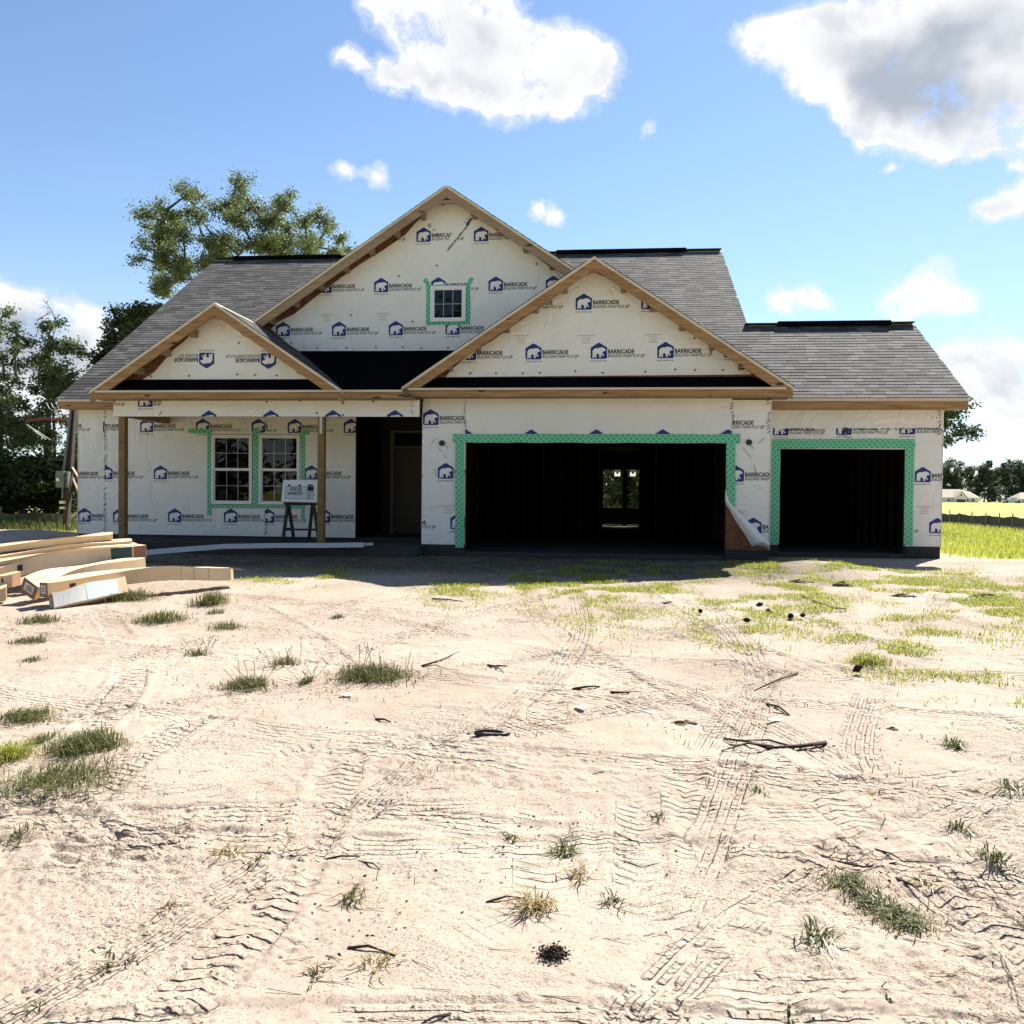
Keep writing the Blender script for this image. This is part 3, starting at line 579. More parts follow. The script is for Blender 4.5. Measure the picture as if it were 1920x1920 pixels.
# gables -----------------------------------------------------------
GABLES = {}
def gable(nm, xa, za, hw, yw, bottom, mwood, pent=True, seed=1, skipR=0, felt=None):
    yf = yw-OH; ze = za-hw*M; yb = lambda z: max(EY+(z-EZ)/M, yf+.3)
    decks = []
    for s in (-1, 1):
        xe = xa+s*hw
        d = deck('roof', [(xa, yf, za), (xe, yf, ze), (xe, yb(ze), ze), (xa, yb(za), za)]); decks.append(d)
        L = yb(za)-yf; n = int(math.hypot(hw, hw*M)/.143)
        def span(row, s=s):
            z = ze+(row+.5)*.143*M/math.hypot(1, M); return [(0-.015, yb(z)-yf)]
        shingles(d, (xe+s*.02, yf, ze-.013), (0, 1, 0), (-s, 0, M), L, n, span, None, seed+s)
        # rake board below the deck, cream deck edge in front
        n_ = Vector((s*M, 0, 1)).normalized(); a = Vector((xa, yf, za)); b = Vector((xe, yf, ze)); dn = Vector((0, 0, -1))
        t1, t2 = .062, .062+.175
        part(MB().prism([a+dn*t1, b+dn*t1, b+dn*t2, a+dn*t2], (0, .04, 0)), 'rake_board', mwood)
        part(MB().prism([a+dn*.004, b+dn*.004, b+dn*.058, a+dn*.058], (0, -.03, 0)), 'rake_strip', 'deck_edge')
        k = int(hw/.55)
        for i in range(1, k+1):
            t = i/(k+.6); c = a.lerp(b, t); part(MB().box((c.x-.045, yf+.042, c.z-.235), (c.x+.045, yw+.01, c.z-.10)), 'lookout', 'lumber_grey')
    part(MB().box((xa-.32, yf-.006, za-.37), (xa+.32, yf+.035, za-.30)) if nm == 'C' else MB().box((xa-.1, yf+.04, za-.3), (xa+.1, yf+.06, za-.14)), 'collar_block', mwood)
    # board gable wall behind the wrap
    zb = bottom; xx = hw-(zb-ze)/M if zb > ze else hw
    part(MB().prism([(xa-xx, yw+.012, zb), (xa+xx, yw+.012, zb), (xa, yw+.012, za-.06)] if xx < hw else [(xa-hw, yw+.012, zb), (xa+hw, yw+.012, zb), (xa+hw, yw+.012, ze-.06), (xa, yw+.012, za-.06), (xa-hw, yw+.012, ze-.06)], (0, .12, 0)), 'gable_wall', 'osb')
    return yf, ze
yfG, zeG = gable('G', -.133, 5.462, 3.565, YG, 2.9, 'lumber', seed=20)
yfP, zeP = gable('P', -7.206, 4.64, 2.48, YP, 2.85, 'lumber', seed=30)
yfC, zeC = gable('C', -3.16, 7.378, 4.08, YW, 3.1, 'lumber_grey', seed=40)
for s in (-1, 1): bx('wall', 'osb', (-3.16+s*3.7-.06, YW+.14, 3.1), (-3.16+s*3.7+.06, 20.5, zeC+.2))
def horiz(x0, x1, y, z0, z1, mwood='lumber'):
    part(MB().box((x0, y-.005, z0), (x1, y+.035, z1-.04)), 'fascia_board', mwood); part(MB().box((x0+.02, y-.035, z1-.038), (x1-.02, y+.06, z1)), 'eave_strip', 'deck_edge')
zf1, zf0 = U(1115, 727, yfG).z, U(1115, 743.5, yfG).z; zg = U(1115, 707, YG).z
horiz(-3.565-.133+.1, 3.565-.133-.1, yfG, zf0, zf1); xg = 3.565-.3
part(MB().add([(-.133-xg, yfG+.02, zf1-.005), (-.133+xg, yfG+.02, zf1-.005), (-.133+xg-.35, YG, zg), (-.133-xg+.35, YG, zg)], [(0, 1, 2, 3)]), 'felt_strip', 'felt')
part(MB().box((GJ-.3, yfG+.036, zf0), (GR+.3, YG+.02, zf0+.02)), 'soffit_board', 'lumber_grey')
zp1, zp0 = U(400, 732, yfP).z, U(400, 747.5, yfP).z; zpw = U(400, 711.5, YP).z
horiz(-9.69+.1, -3.6, yfP, zp0, zp1); xg = 2.48-.25
part(MB().add([(-7.206-xg, yfP+.02, zp1-.005), (-7.206+xg, yfP+.02, zp1-.005), (-7.206+xg-.3, YP, zpw), (-7.206-xg+.3, YP, zpw)], [(0, 1, 2, 3)]), 'felt_strip', 'felt')
part(MB().box((-9.6, yfP+.036, zp0), (GJ-.05, YP+.01, zp0+.02)), 'soffit_board', 'lumber_grey')
zc = U(700, 658, YW).z
part(MB().prism([(-6.9, yfP+.02, zp1-.01), (-3.76, yfP+.02, zp1-.01), (-3.76, yfG, zp1-.01+(yfG-yfP-.02)*(zc-zp1+.01)/(YW-yfP-.02)), (-1.0, YW, zc), (-6.9, YW, zc)], (0, 0, -.03)), 'felt_roof', 'felt')
# porch header, side beam, posts
hx0 = U(212.5, 765, YP).x; hz0 = U(450, 781, YP).z
bx('porch_beam', 'osb', (hx0+.01, YP+.012, hz0+.01), (GJ-.015, YP+.2, 3.0)); bx('porch_beam', 'lumber', (hx0+.02, YP+.2, hz0+.012), (hx0+.2, YW-.02, 2.99))
pw = .125
posts = []
for px, yy in ((231, YP+.1), (603, YP+.1)):
    x = U(px, 900, yy).x; o = part(MB().box((x-pw/2, yy-pw/2, .11), (x+pw/2, yy+pw/2, hz0+.01)), 'post', 'post_wood'); posts.append(o)
    MB().box((x-.08, yy-.08, .108), (x+.08, yy+.08, .135)).build('post_base', 'metal_grey', o)
x = U(603, 900, YP).x; MB().box((x-.055, YP+.024, hz0-.32), (x-.005, YP+.0355, hz0)).build('strap', 'galv', posts[1])
# ---- building wrap -----------------------------------------------------------------
INK = {}
def txt(s, h, width, bold=0, shear=0):
    c = bpy.data.curves.new('t', 'FONT'); c.body = s; c.size = 1; c.offset = bold; c.shear = shear; c.resolution_u = 2
    o = bpy.data.objects.new('t', c); COL.objects.link(o); bpy.context.view_layer.update()
    me = bpy.data.meshes.new_from_object(o.evaluated_get(bpy.context.evaluated_depsgraph_get())); bpy.data.objects.remove(o)
    v = np.array([q.co[:] for q in me.vertices]); v[:, 0] -= v[:, 0].min(); sx = width/v[:, 0].max(); lo = 0; hi = v[:, 1].max()
    v[:, 0] *= sx; v[:, 1] *= h/hi; f = [tuple(p.vertices) for p in me.polygons]; bpy.data.meshes.remove(me); return v, f
def logo_data():
    """flat print in metres, origin at the emblem's lower left; list of (verts2d, faces, material, layer)"""
    w, h = .305, .30; r = .02; L = []
    pen = [(r, 0), (w-r, 0), (w, r), (w, .70*h), (w*.53, h), (w*.47, h), (0, .70*h), (0, r)]
    L.append((np.array(pen), [tuple(range(8))], 0, .0))
    bear = [(.10,.08),(.13,.30),(.11,.46),(.17,.60),(.30,.68),(.48,.67),(.58,.72),(.68,.70),(.73,.735),(.77,.70),(.86,.635),(.93,.545),(.90,.50),(.78,.475),(.72,.40),(.74,.31),(.82,.22),(.80,.17),(.72,.19),(.64,.29),(.62,.21),(.66,.13),(.62,.09),(.53,.10),(.53,.24),(.44,.33),(.37,.32),(.34,.20),(.36,.11),(.33,.075),(.25,.08),(.25,.22),(.215,.17),(.22,.09),(.18,.075)]
    bv = [Vector((x*w, y*h*.98, 0)) for x, y in bear]
    from mathutils.geometry import tessellate_polygon
    L.append((np.array([b[:2] for b in bv]), [tuple(t) for t in tessellate_polygon([bv])], 2, .0012))
    for s, hh, wd, b, sh, x, y in (('BARRICADE', .078, .485, .034, 0, .322, .098), ('BUILDING WRAP PLUS', .055, .585, .008, .28, .322, .028), ('LP', .055, .075, .035, .28, .925, .028), ('BARRICADEBP.COM', .02, .30, .01, 0, .0, -.05)):
        v, f = txt(s, hh, wd, b, sh); L.append((v[:, :2]+np.array([x, y]), f, 1, .0))
    return L
LOGO = logo_data()
def add_logos(name, parent, y, places, clip):
    """places: (X, Z, angle[rad], scale); clip: convex polygon in (X,Z), counter-clockwise"""
    for X, Z, ang, sc in places:
        bm = bmesh.new(); ca, sa = math.cos(ang)*sc, math.sin(ang)*sc
        for v, f, mi, lay in LOGO:
            vs = [bm.verts.new((X+a*ca-b*sa, y-.003-lay, Z+a*sa+b*ca)) for a, b in v[:, :2]]
            for q in f:
                try: bm.faces.new([vs[i] for i in q]).material_index = mi
                except ValueError: pass
        for i in range(len(clip)):
            (x0, z0), (x1, z1) = clip[i], clip[(i+1) % len(clip)]
            bmesh.ops.bisect_plane(bm, geom=bm.verts[:]+bm.edges[:]+bm.faces[:], plane_co=(x0, 0, z0), plane_no=(z1-z0, 0, -(x1-x0)), clear_outer=True)
        if len(bm.faces):
            me = bpy.data.meshes.new('logo_print'); off = wloc(parent)
            for v in bm.verts: v.co -= off
            for f in bm.faces:
                if f.normal.y > 0: f.normal_flip()
            bm.to_mesh(me)
            for q in ('ink_navy', 'ink_black', 'print_white'): me.materials.append(MATS[q])
            o = bpy.data.objects.new('logo_print', me); COL.objects.link(o); o.parent = parent
        bm.free()
def rect(x0, x1, z0, z1): return [(x0, z0), (x1, z0), (x1, z1), (x0, z1)]
def sheet(poly, y, label=None):
    o = part(MB().prism([(x, y, z) for x, z in poly], (0, .01, 0)), 'building_wrap', 'wrap')
    if label: o['label'] = label
    return o
def pl(pts, y, ang=0):
    out = []
    for px, py in pts: p = U(px, py, y); out.append((p.x, p.z, ang, 1.))
    return out
def stitches(o, y, segs, seed=1):
    """slanted staple rows along (px,py)->(px,py)"""
    mb = MB(); r = random.Random(seed)
    for (a, b) in segs:
        p, q = U(*a, y), U(*b, y); n = max(2, int((q-p).length/.055)); d = (q-p).normalized()
        for i in range(n):
            if r.random() < .12: continue
            c = p.lerp(q, (i+.5)/n)+Vector((r.uniform(-.012, .012), 0, r.uniform(-.01, .01))); t = Vector((.028, 0, .022+r.uniform(-.01, .01)))
            if abs(d.x) > .7: t = Vector((.02, 0, -.022))
            if r.random() < .25: t *= .5
            mb.bar(c-t-Vector((0, .004, 0)), c+t-Vector((0, .004, 0)), .004, .013, (1, 0, 0))
    k = mb.build('staple_row', 'ink_black', o); k['kind'] = 'stuff'
def dots(o, y, pts):
    mb = MB()
    for px, py in pts:
        p = U(px, py, y); mb.tube([(p.x, p.z and y-.001, p.z), (p.x, y-.009, p.z)], .019, 8)
    k = mb.build('cap_nails', 'black_plastic', o); k['kind'] = 'stuff'
def fineprint(o, y, pts):
    mb = MB()
    for px, py in pts:
        p = U(px, py, y)
        for i, w in enumerate((.3, .18, .14, .16)): mb.box((p.x-w/2, y-.003, p.z-i*.045), (p.x+w/2, y-.001, p.z-i*.045+.008))
    mb.build('fine_print', 'lumber_grey', o)
# left front wall: three overlapping sheets
zt_ = EZ-.2; sA, sB = U(197, 900, YW).x, U(497, 900, YW).x
yA, yB_, yC_ = YW, YW-.0105, YW-.021
def wsheet(x0, x1, y, places):
    polys = [(x0, x1, wz1, zt_), (x0, x1, .15, wz0)]
    for a, b in ((x0, w1[0].x), (w1[1].x, w2[0].x), (w2[1].x, x1)):
        a, b = max(a, x0), min(b, x1)
        if b-a > .02: polys.append((a, b, wz0, wz1))
    mb = MB()
    for a, b, c, d in polys: mb.box((a, y, c), (b, y+.01, d))
    o = part(mb, 'building_wrap', 'wrap')
    for a, b, c, d in polys: add_logos('logo_print', o, y, places, rect(a, b, c, d))
    return o
oA = wsheet(XWL, sA, yA, pl([(193, 810), (88, 810), (119, 899), (224, 899), (146, 978)], YW)); oB = wsheet(sA, sB, yB_, pl([(158, 810), (263, 810.4), (367.7, 811), (472, 811.5), (187, 898.6), (288.8, 898.6), (393, 899), (212.4, 979), (315.4, 979), (420.2, 979.6)], YW))
oC = wsheet(sB, xwr, yC_, pl([(435, 812), (540, 812), (645, 812), (467, 899), (571.3, 899), (489.7, 980), (594, 980)], YW))
stitches(oB, yB_, [((197, 770), (197, 1003))], 1); stitches(oC, yC_, [((498, 786), (498, 810)), ((498, 952), (498, 1004))], 2)
# near-black lining on the alcove return wall
part(MB().box((xwr+.001, YW-.015, .15), (xwr+.011, YD+.01, 3.0)), 'dark_lining', 'felt')
# porch header
hs = U(302, 765, YP).x; ztop = zp0+.01
o = sheet(rect(hx0, hs, hz0, ztop), YP); add_logos('', o, YP, pl([(258.6, 763), (143, 763)], YP), rect(hx0, hs, hz0, ztop)); stitches(o, YP, [((301, 752), (301, 778))], 3)
o = sheet(rect(hs, GJ-.002, hz0, ztop), YP); add_logos('', o, YP, pl([(x-14.5, 799) for x in (392, 508, 624, 740)], YP), rect(hs, GJ-.01, hz0, ztop)); dots(o, YP, [(500, 754), (563, 751), (643, 756), (594, 774), (643, 778), (700, 753)]); stitches(o, YP, [((772, 752), (772, 778))], 4)
part(MB().box((hx0-.001, YP+.0105, hz0), (hx0+.009, YP+.22, ztop)), 'building_wrap', 'wrap')
# small gable
def P2(pts, y): return [(U(a, b, y).x, U(a, b, y).z) for a, b in pts]
poly = P2([(268, 711.5), (577, 711), (577, 706), (545, 683), (500, 646), (450, 612), (428, 595), (414, 590), (396, 592), (378, 602), (366, 618), (345, 640), (325, 656), (300, 685), (290, 697)], YP)
o = sheet(poly, YP); y_ = YP
ctr = [U(387.6, 676, YP), U(503.6, 676.9, YP)]; add_logos('', o, YP, [(c.x+.152, c.z+.15, math.pi, 1.) for c in ctr], P2([(268, 711.5), (577, 711), (577, 706), (428, 593), (385, 593), (290, 697)], YP)); dots(o, YP, [(355, 705), (445, 702), (478, 703), (519, 704), (448, 643), (484, 645), (283, 705)])
# garage gable
poly = P2([(835, 707), (1408, 702), (1408, 692), (1370, 672), (1330, 640), (1272, 604), (1200, 560), (1150, 526), (1114, 511), (1090, 519), (1060, 543), (1010, 578), (960, 612), (920, 640), (880, 664), (850, 690)], YG)
cl = P2([(835, 707), (1408, 702), (1405, 690), (1272, 604), (1114, 511), (1010, 578), (850, 690)], YG)
o = sheet(poly, YG); add_logos('', o, YG, pl([(985, 674), (1107.3, 672.9), (1232, 671.7), (863, 675.5), (1357, 670.5), (1079, 581), (956, 582), (1202, 580)], YG), cl)
dots(o, YG, [(882, 700), (930, 700), (980, 700), (1012, 699), (1079, 696), (1130, 699), (1210, 697), (1266, 693), (1303, 694), (1355, 694), (1302, 634), (1333, 660)]); fineprint(o, YG, [(977, 630), (1099, 630), (1224, 628)])
# centre gable
poly = P2([(556, 658), (880, 658), (1000, 658), (1100, 560), (1066, 513), (1030, 500), (980, 462), (930, 425), (890, 398), (855, 378), (846, 377), (832, 385), (818, 382), (800, 396), (785, 412), (760, 440), (720, 468), (680, 492), (640, 520), (590, 558), (550, 590), (520, 604), (508, 617)], YW)
cl = P2([(556, 658), (1000, 658), (1100, 560), (1066, 513), (846, 377), (785, 412), (590, 558), (508, 617)], YW)
o = sheet(poly, YW); add_logos('', o, YW, pl([(517.7, 630.5), (622.3, 630), (728.7, 629), (835, 627.7), (596, 549.5), (701.3, 548.3), (808.3, 547.3), (915.7, 546), (1023, 545), (673, 455), (780.7, 454), (888.3, 453)], YW), cl)
dots(o, YW, [(748, 518), (819, 498), (658, 591), (774, 603), (546, 643), (595, 653), (650, 652), (705, 651), (755, 651), (790, 653), (840, 652), (1006, 495)]); fineprint(o, YW, [(612, 590), (718, 588)])
# angled repair patch near the peak
pa = P2([(832, 462), (846, 465), (886, 412), (874, 402)], YW); op = part(MB().prism([(x, YW-.012, z) for x, z in pa], (0, .004, 0)), 'wrap_patch', 'wrap')
q = U(884, 402, YW); ang = math.radians(180+53); add_logos('', op, YW-.012, [(q.x+.05, q.z+.02, ang, .95)], pa[::1]); stitches(op, YW-.012, [((839, 470), (888, 408)), ((799, 415), (824, 445))], 5)
# garage front: jambs, header, peeled corner
sG0, sG1 = U(873, 780, YG).x, U(1372, 780, YG).x; gz = zf0+.01
cl = rect(GJ, GO0, .13, gz); o = sheet(cl, YG); add_logos('', o, YG, pl([(793, 797), (820.7, 897.5), (697.7, 898), (721, 992), (844, 992)], YG), cl); fineprint(o, YG, [(840, 948)])
stp = MB()
for a, b, c, d in ((808, 832, 817, 823), (821, 838, 829, 847), (832, 853, 839, 860), (836, 835, 840, 842), (815, 880, 818, 893), (1423, 830, 1434, 821), (1393, 839, 1410, 861), (1407, 834, 1414, 842), (1418, 890, 1414, 872), (1578, 814, 1595, 823), (1590, 805, 1603, 798)):
    yy = YG if a < 1450 else YS
    stp.bar(U(a, b, yy-.004), U(c, d, yy-.004), .004, .014, (0, 1, 0))
k = stp.build('staple_marks', 'ink_black', o); k['kind'] = 'stuff'
oj = o
cl = rect(GO0, GO1, GTOP, gz); cl2 = rect(sG0, sG1, GTOP, gz)
mb = MB()                                                         # slack header sheet: gently sagging folds in the film
nx, nz = 60, 10; vs = []; x0, x1 = sG0, sG1
for j in range(nz+1):
    for i in range(nx+1):
        u, v = i/nx, j/nz; X = x0+(x1-x0)*u; Z = GTOP+(gz-GTOP)*v
        sag = .5+.5*math.sin(9*u+4*math.sin(3*u)+6*(v-abs(u-.5)*1.2)); vs.append((X, YG-.011-.040*sag*math.sin(math.pi*min(1, v*1.02))*(.4+.6*v), Z))
mb.add(vs, [(j*(nx+1)+i, j*(nx+1)+i+1, (j+1)*(nx+1)+i+1, (j+1)*(nx+1)+i) for j in range(nz) for i in range(nx)])
o = part(mb, 'building_wrap', 'wrap', smooth=True); sheet(cl, YG); add_logos('', o, YG-.026, pl([(x-15.4, 835.5) for x in (874, 996.2, 1118, 1242, 1364)], YG), cl2)
stitches(o, YG-.012, [((873, 750), (873, 808)), ((1372, 752), (1372, 806))], 6)
poly = P2([(1362, 750), (1446, 750), (1441, 1027), (1418, 1021), (1395, 990), (1362, 938)], YG)
o = sheet(poly, YG); add_logos('', o, YG, pl([(1329, 806), (1363, 903), (1396, 1001)], YG), P2([(1441, 1027), (1446, 750), (1372, 750), (1364, 938), (1395, 985)], YG)); fineprint(o, YG, [(1385, 958)]); stitches(o, YG, [((1441, 748), (1441, 812)), ((1380, 747), (1440, 747))], 7)
A_ = [U(a, b, YG-.012) for a, b in ((1360, 918), (1359, 940), (1378, 975), (1398, 1005), (1410, 1025), (1425, 1020), (1440, 1029))]; B_ = [U(a, b, YG-.012) for a, b in ((1361, 918), (1366, 940), (1392, 968), (1415, 990), (1427, 1003), (1434, 1010), (1441, 1016))]
mb = MB(); vs = []
for i in range(7):
    for j in range(5):
        t = j/4; p = A_[i].lerp(B_[i], t); p.y -= .09*math.sin(math.pi*(.15+.85*(1-t)))*min(1, i/2)+.02*(i % 2); vs.append(p)
mb.add(vs, [(i*5+j, i*5+j+1, (i+1)*5+j+1, (i+1)*5+j) for i in range(6) for j in range(4)])
part(mb, 'wrap_flap', 'wrap', smooth=True)['label'] = 'peeled corner of wrap hanging off the board sheathing'
# bay on the right
zb_ = EZ-.2; zo = U(1580, 803, YS).z
mb = MB()
for a, b, c, d in ((GR+.003, xb0, .14, zo), (xb1, XSR, .15, zo), (xb0, xb1, bt, zo)): mb.box((a, YS, c), (b, YS+.01, d))
o = part(mb, 'building_wrap', 'wrap'); pls = pl([(1449, 816.6), (1567.5, 815.5), (1686, 814.5), (1596, 904), (1714.8, 904), (1741.8, 999.5), (1624, 999.5)], YS)
for a, b, c, d in ((GR+.003, xb0, .14, bt), (xb1, XSR, .15, bt), (GR+.003, XSR, bt, zo)): add_logos('', o, YS, pls, rect(a, b, c, d))
o2 = sheet(rect(GR+.003, XSR, zo, zb_), YS-.0105); stitches(o2, YS-.012, [((1460, 806), (1548, 806)), ((1610, 805), (1760, 804)), ((1762, 764), (1761, 816)), ((1745, 783), (1760, 783))], 8); fineprint(o, YS, [(1732, 950)])
part(MB().box((XSR+.001, YS-.009, .15), (XSR+.011, YB, zb_+.2)), 'building_wrap', 'wrap'); part(MB().box((XWL-.011, YW-.009, .15), (XWL-.001, YB, zt_+.2)), 'building_wrap', 'wrap')
part(MB().box((GR+.001, YG-.009, .12), (GR+.011, YS-.002, zb_)), 'building_wrap', 'wrap'); part(MB().box((GJ-.011, YG-.002, .13), (GJ-.001, YD, zb_)), 'building_wrap', 'wrap')
# light boxes
for px, py, yy in ((829, 831, YG), (1404, 829.5, YG), (1585.5, 807, YS-.011)):
    p = U(px, py, yy); o = part(MB().tube([(p.x, yy-.001, p.z), (p.x, yy-.04, p.z), (p.x, yy-.045, p.z)], [.055, .055, .045], 14), 'light_box', 'black_plastic')
# ---- green flashing tape ----------------------------------------------------------
def tapestrip(pts, wd, y, parent=house):
    """pts: centre line in (X,Z)"""
    me = bpy.data.meshes.new('flashing_tape'); V = []; UV = []; s = 0; r = random.Random(int(pts[0][0]*1000))
    P = [Vector((a, 0, b)) for a, b in pts]; Q = [P[0]]
    for i in range(len(P)-1):
        n = max(1, int((P[i+1]-P[i]).length/.25))
        for k in range(1, n+1): Q.append(P[i].lerp(P[i+1], k/n))
    for i, p in enumerate(Q):
        d = (Q[min(i+1, len(Q)-1)]-Q[max(i-1, 0)]).normalized(); n = Vector((-d.z, 0, d.x))
        if i: s += (p-Q[i-1]).length
        j = [r.uniform(-.006, .006) for _ in '12']; V += [p+n*(wd/2+j[0]), p-n*(wd/2+j[1])]; UV += [(s, wd), (s, 0)]
    off = wloc(parent); n = len(Q)
    vs = [(v.x-off.x, y-off.y, v.z-off.z) for v in V]+[(v.x-off.x, y+.0025-off.y, v.z-off.z) for v in V]; b = 2*n
    fs = [(2*i, 2*i+1, 2*i+3, 2*i+2) for i in range(n-1)] + [(2*i, 2*i+2, b+2*i+2, b+2*i) for i in range(n-1)] + [(2*i+1, b+2*i+1, b+2*i+3, 2*i+3) for i in range(n-1)]
    me.from_pydata(vs, [], fs); uv = me.uv_layers.new(name='UVMap')
    for l in me.loops: uv.data[l.index].uv = UV[l.vertex_index % b]
    me.materials.append(MATS['tape']); o = bpy.data.objects.new('flashing_tape', me); COL.objects.link(o); o.parent = parent; return o
def tp(pxs, wd, y): return tapestrip([(U(a, b, y).x, U(a, b, y).z) for a, b in pxs], wd, y)
yt = YG-.030
tp([(849, 821.5), (1388, 822.5)], .165, yt-.003); tp([(862, 826), (861.5, 1027)], .17, yt); tp([(1370, 826), (1370, 950)], .165, yt)
ytb = YS-.016
tp([(1447, 832), (1716, 832)], .185, ytb-.003); tp([(1455, 838), (1452.5, 1020)], .175, ytb); tp([(1706, 838), (1703, 1022)], .17, ytb)
ytw = YW-.0245
tp([(353, 808), (397, 808)], .09, ytw); tp([(392, 808), (392, 966)], .085, ytw-.002); tp([(480, 802), (480, 953)], .12, ytw-.002); tp([(568, 806), (568, 975)], .085, ytw-.002); tp([(388, 949), (480, 950)], .07, ytw-.004); tp([(481, 950), (572, 951)], .07, ytw-.004); tp([(566, 811), (580, 811)], .09, ytw-.004)
ytc = YW-.006; yq = ytc
tp([(796, 523), (803, 534), (803.5, 609)], .1, yq); tp([(885, 521), (877, 536), (877, 606)], .1, yq); tp([(800, 605.5), (881, 605)], .085, yq-.002); tp([(806, 536.5), (876, 536.5)], .05, yq-.002)
a, b = U(807.5, 604, YW), U(874, 536.5, YW)
part(MB().box((a.x+.03, YW+.002, a.z+.03), (b.x-.03, YW-.004, b.z-.03)), 'window_backing', 'interior')
glazed_unit('window', a.x, b.x, a.z, b.z, YW-.055, .055, 3, 2, 1, depth=.048)
# ------------------------------------------------------------------ plants
def tri_leaves(cent, size, rng, flat=0.):
    """one kite-shaped leaf (quad) per centre"""
    n = len(cent); a = rng.normal(size=(n, 3)); a[:, 2] *= (1-flat); a /= np.linalg.norm(a, axis=1)[:, None]
    b = rng.normal(size=(n, 3)); b -= (b*a).sum(1)[:, None]*a; b /= np.linalg.norm(b, axis=1)[:, None]
    s = size*rng.uniform(.6, 1.3, n)[:, None]
    v = np.stack([cent-a*s*.5, cent+b*s*.28, cent+a*s*.5, cent-b*s*.28], 1).reshape(-1, 3)
    return v, np.arange(4*n).reshape(n, 4)
def tree(name, label, base, clumps, nleaf, leaf, lmat, trunk_r, seed, group=None, lean=(0, 0), spread=.42, bare=False, cat='tree', twigs=26):
    """clumps: (x,y,z,r) world; limbs run from the trunk to every clump, twigs fill it, leaves gather round the twig ends"""
    rng = np.random.default_rng(seed); base = np.array(base, float); C = np.array(clumps, float)
    root = empty(name, tuple(base), label, cat, group)
    mb = MB(); top = C[np.argmax(C[:, 2])][:3]; H = top[2]-base[2]
    cx = np.average(C[:, :2], axis=0, weights=C[:, 3]); stem = []
    for t in np.linspace(0, .62, 7): stem.append(np.array([base[0]+(cx[0]-base[0])*t**1.3+lean[0]*t+.12*math.sin(5*t+seed), base[1]+(cx[1]-base[1])*t**1.3+lean[1]*t, base[2]-.15+H*t]))
    mb.tube(stem, [trunk_r*(1-.55*i/6) for i in range(7)], 8)
    ends = []; wts = []
    nodes = stem[3:]; order = np.argsort([np.linalg.norm(c[:3]-stem[-1]) for c in C])
    for c in C[order]:
        e = c[:3]; s0 = min(nodes, key=lambda n: np.linalg.norm(e-n)+1.2*max(0, n[2]-e[2]+.1*c[3]))
        mid = (s0+e)/2+np.array([rng.normal()*.14*c[3], rng.normal()*.14*c[3], .10*np.linalg.norm(e-s0)])
        nodes.append(e); nodes.append(s0*.25+mid*.5+e*.25)
        pts = [s0*(1-t)**2+mid*2*t*(1-t)+e*t*t for t in np.linspace(0, 1, 6)]; r0 = trunk_r*.30*min(1.3, .5+c[3]/2)
        mb.tube(pts, [r0*(1-.75*i/5) for i in range(6)], 5)
        for _ in range(twigs):
            d = rng.normal(size=3); d /= np.linalg.norm(d); q = e+d*c[3]*rng.uniform(.45, 1.)*np.array([1, 1, .82]); s = pts[rng.integers(2, 6)]
            m_ = (s+q)/2+rng.normal(size=3)*.08*c[3]; mb.tube([s, m_, q], [r0*.22, r0*.14, r0*.05], 3); ends.append(q); wts.append(c[3])
            ends.append(m_); wts.append(c[3]*.6)
    mb.build('trunk', 'bark', root, smooth=True, recalc=False)
    if not bare:
        E_ = np.array(ends); wt = np.array(wts)**2; idx = rng.choice(len(E_), nleaf, p=wt/wt.sum()); rad = np.array(wts)[idx]
        cent = E_[idx]+rng.normal(size=(nleaf, 3))*(rad*spread*.5)[:, None]*np.array([1, 1, .75])
        v, f = tri_leaves(cent, leaf, rng, .3); tone = np.repeat(np.clip(rng.normal(.45, .25, nleaf)+.25*(vn(cent[:, 0]*1.3, cent[:, 2]*1.3+cent[:, 1])-.5), 0, 1), 4)
        npmesh('crown', v-base, f, lmat, tone, root)
    return root
def pxclumps(L, Y, rng, dy=2.5, sub=1):
    out = []
    if sub > 1: L = [(px+rng.uniform(-.72, .72)*r, py+rng.uniform(-.68, .68)*r, r*rng.uniform(.38, .6)) for px, py, r in L for _ in range(sub)]
    for px, py, r in L:
        y = Y+rng.uniform(-dy, dy); p = U(px, py, y); out.append((p.x, p.y, p.z, r/F*y*1.02))
    return out
def gz_(x, y): return float(ground_h(x, y))
r5 = random.Random(5)
def ctree(name, label, L, Y, bpx, nleaf, leaf, m, tr, seed, dy=2., sub=1, **kw):
    c = pxclumps(L, Y, r5, dy, sub); b = U(bpx, 900, Y); return tree(name, label, (b.x, Y, gz_(b.x, Y)), c, nleaf, leaf, m, tr, seed, **kw)
ctree('oak_tree', 'tall airy spreading oak rising behind the roof beside the centre gable',
      [(300,405,42),(345,385,45),(280,440,32),(330,450,45),(285,505,38),(320,530,32),(370,420,40),(430,362,45),(455,392,38),(400,470,45),(430,440,45),(470,455,38),(510,400,38),(535,385,30),(540,440,42),(590,410,38),(600,455,42),(640,455,26),(560,470,40),(345,500,38),(300,548,24),(495,470,35)], 36, 430, 48000, .115, 'leaf_oak', .34, 1, dy=2.0, spread=.8, sub=5, twigs=7)
ctree('leafy_tree', 'dense dark round tree just showing over the left roof edge', [(235,600,34),(270,590,30),(225,640,34),(262,625,34),(205,665,30),(290,580,20),(200,700,40),(240,690,40)], 34, 225, 15000, .16, 'leaf_dark', .25, 2)
ctree('slender_tree', 'slender tree with pale lit top beside the leaning service post', [(95,620,28),(110,655,36),(75,665,30),(135,670,30),(95,705,45),(150,705,34),(60,735,40),(125,745,48),(85,790,50),(150,790,40),(45,800,40),(115,840,45),(60,850,45)], 31, 95, 16000, .12, 'leaf_oak', .2, 3, sub=3, twigs=9, spread=.8)
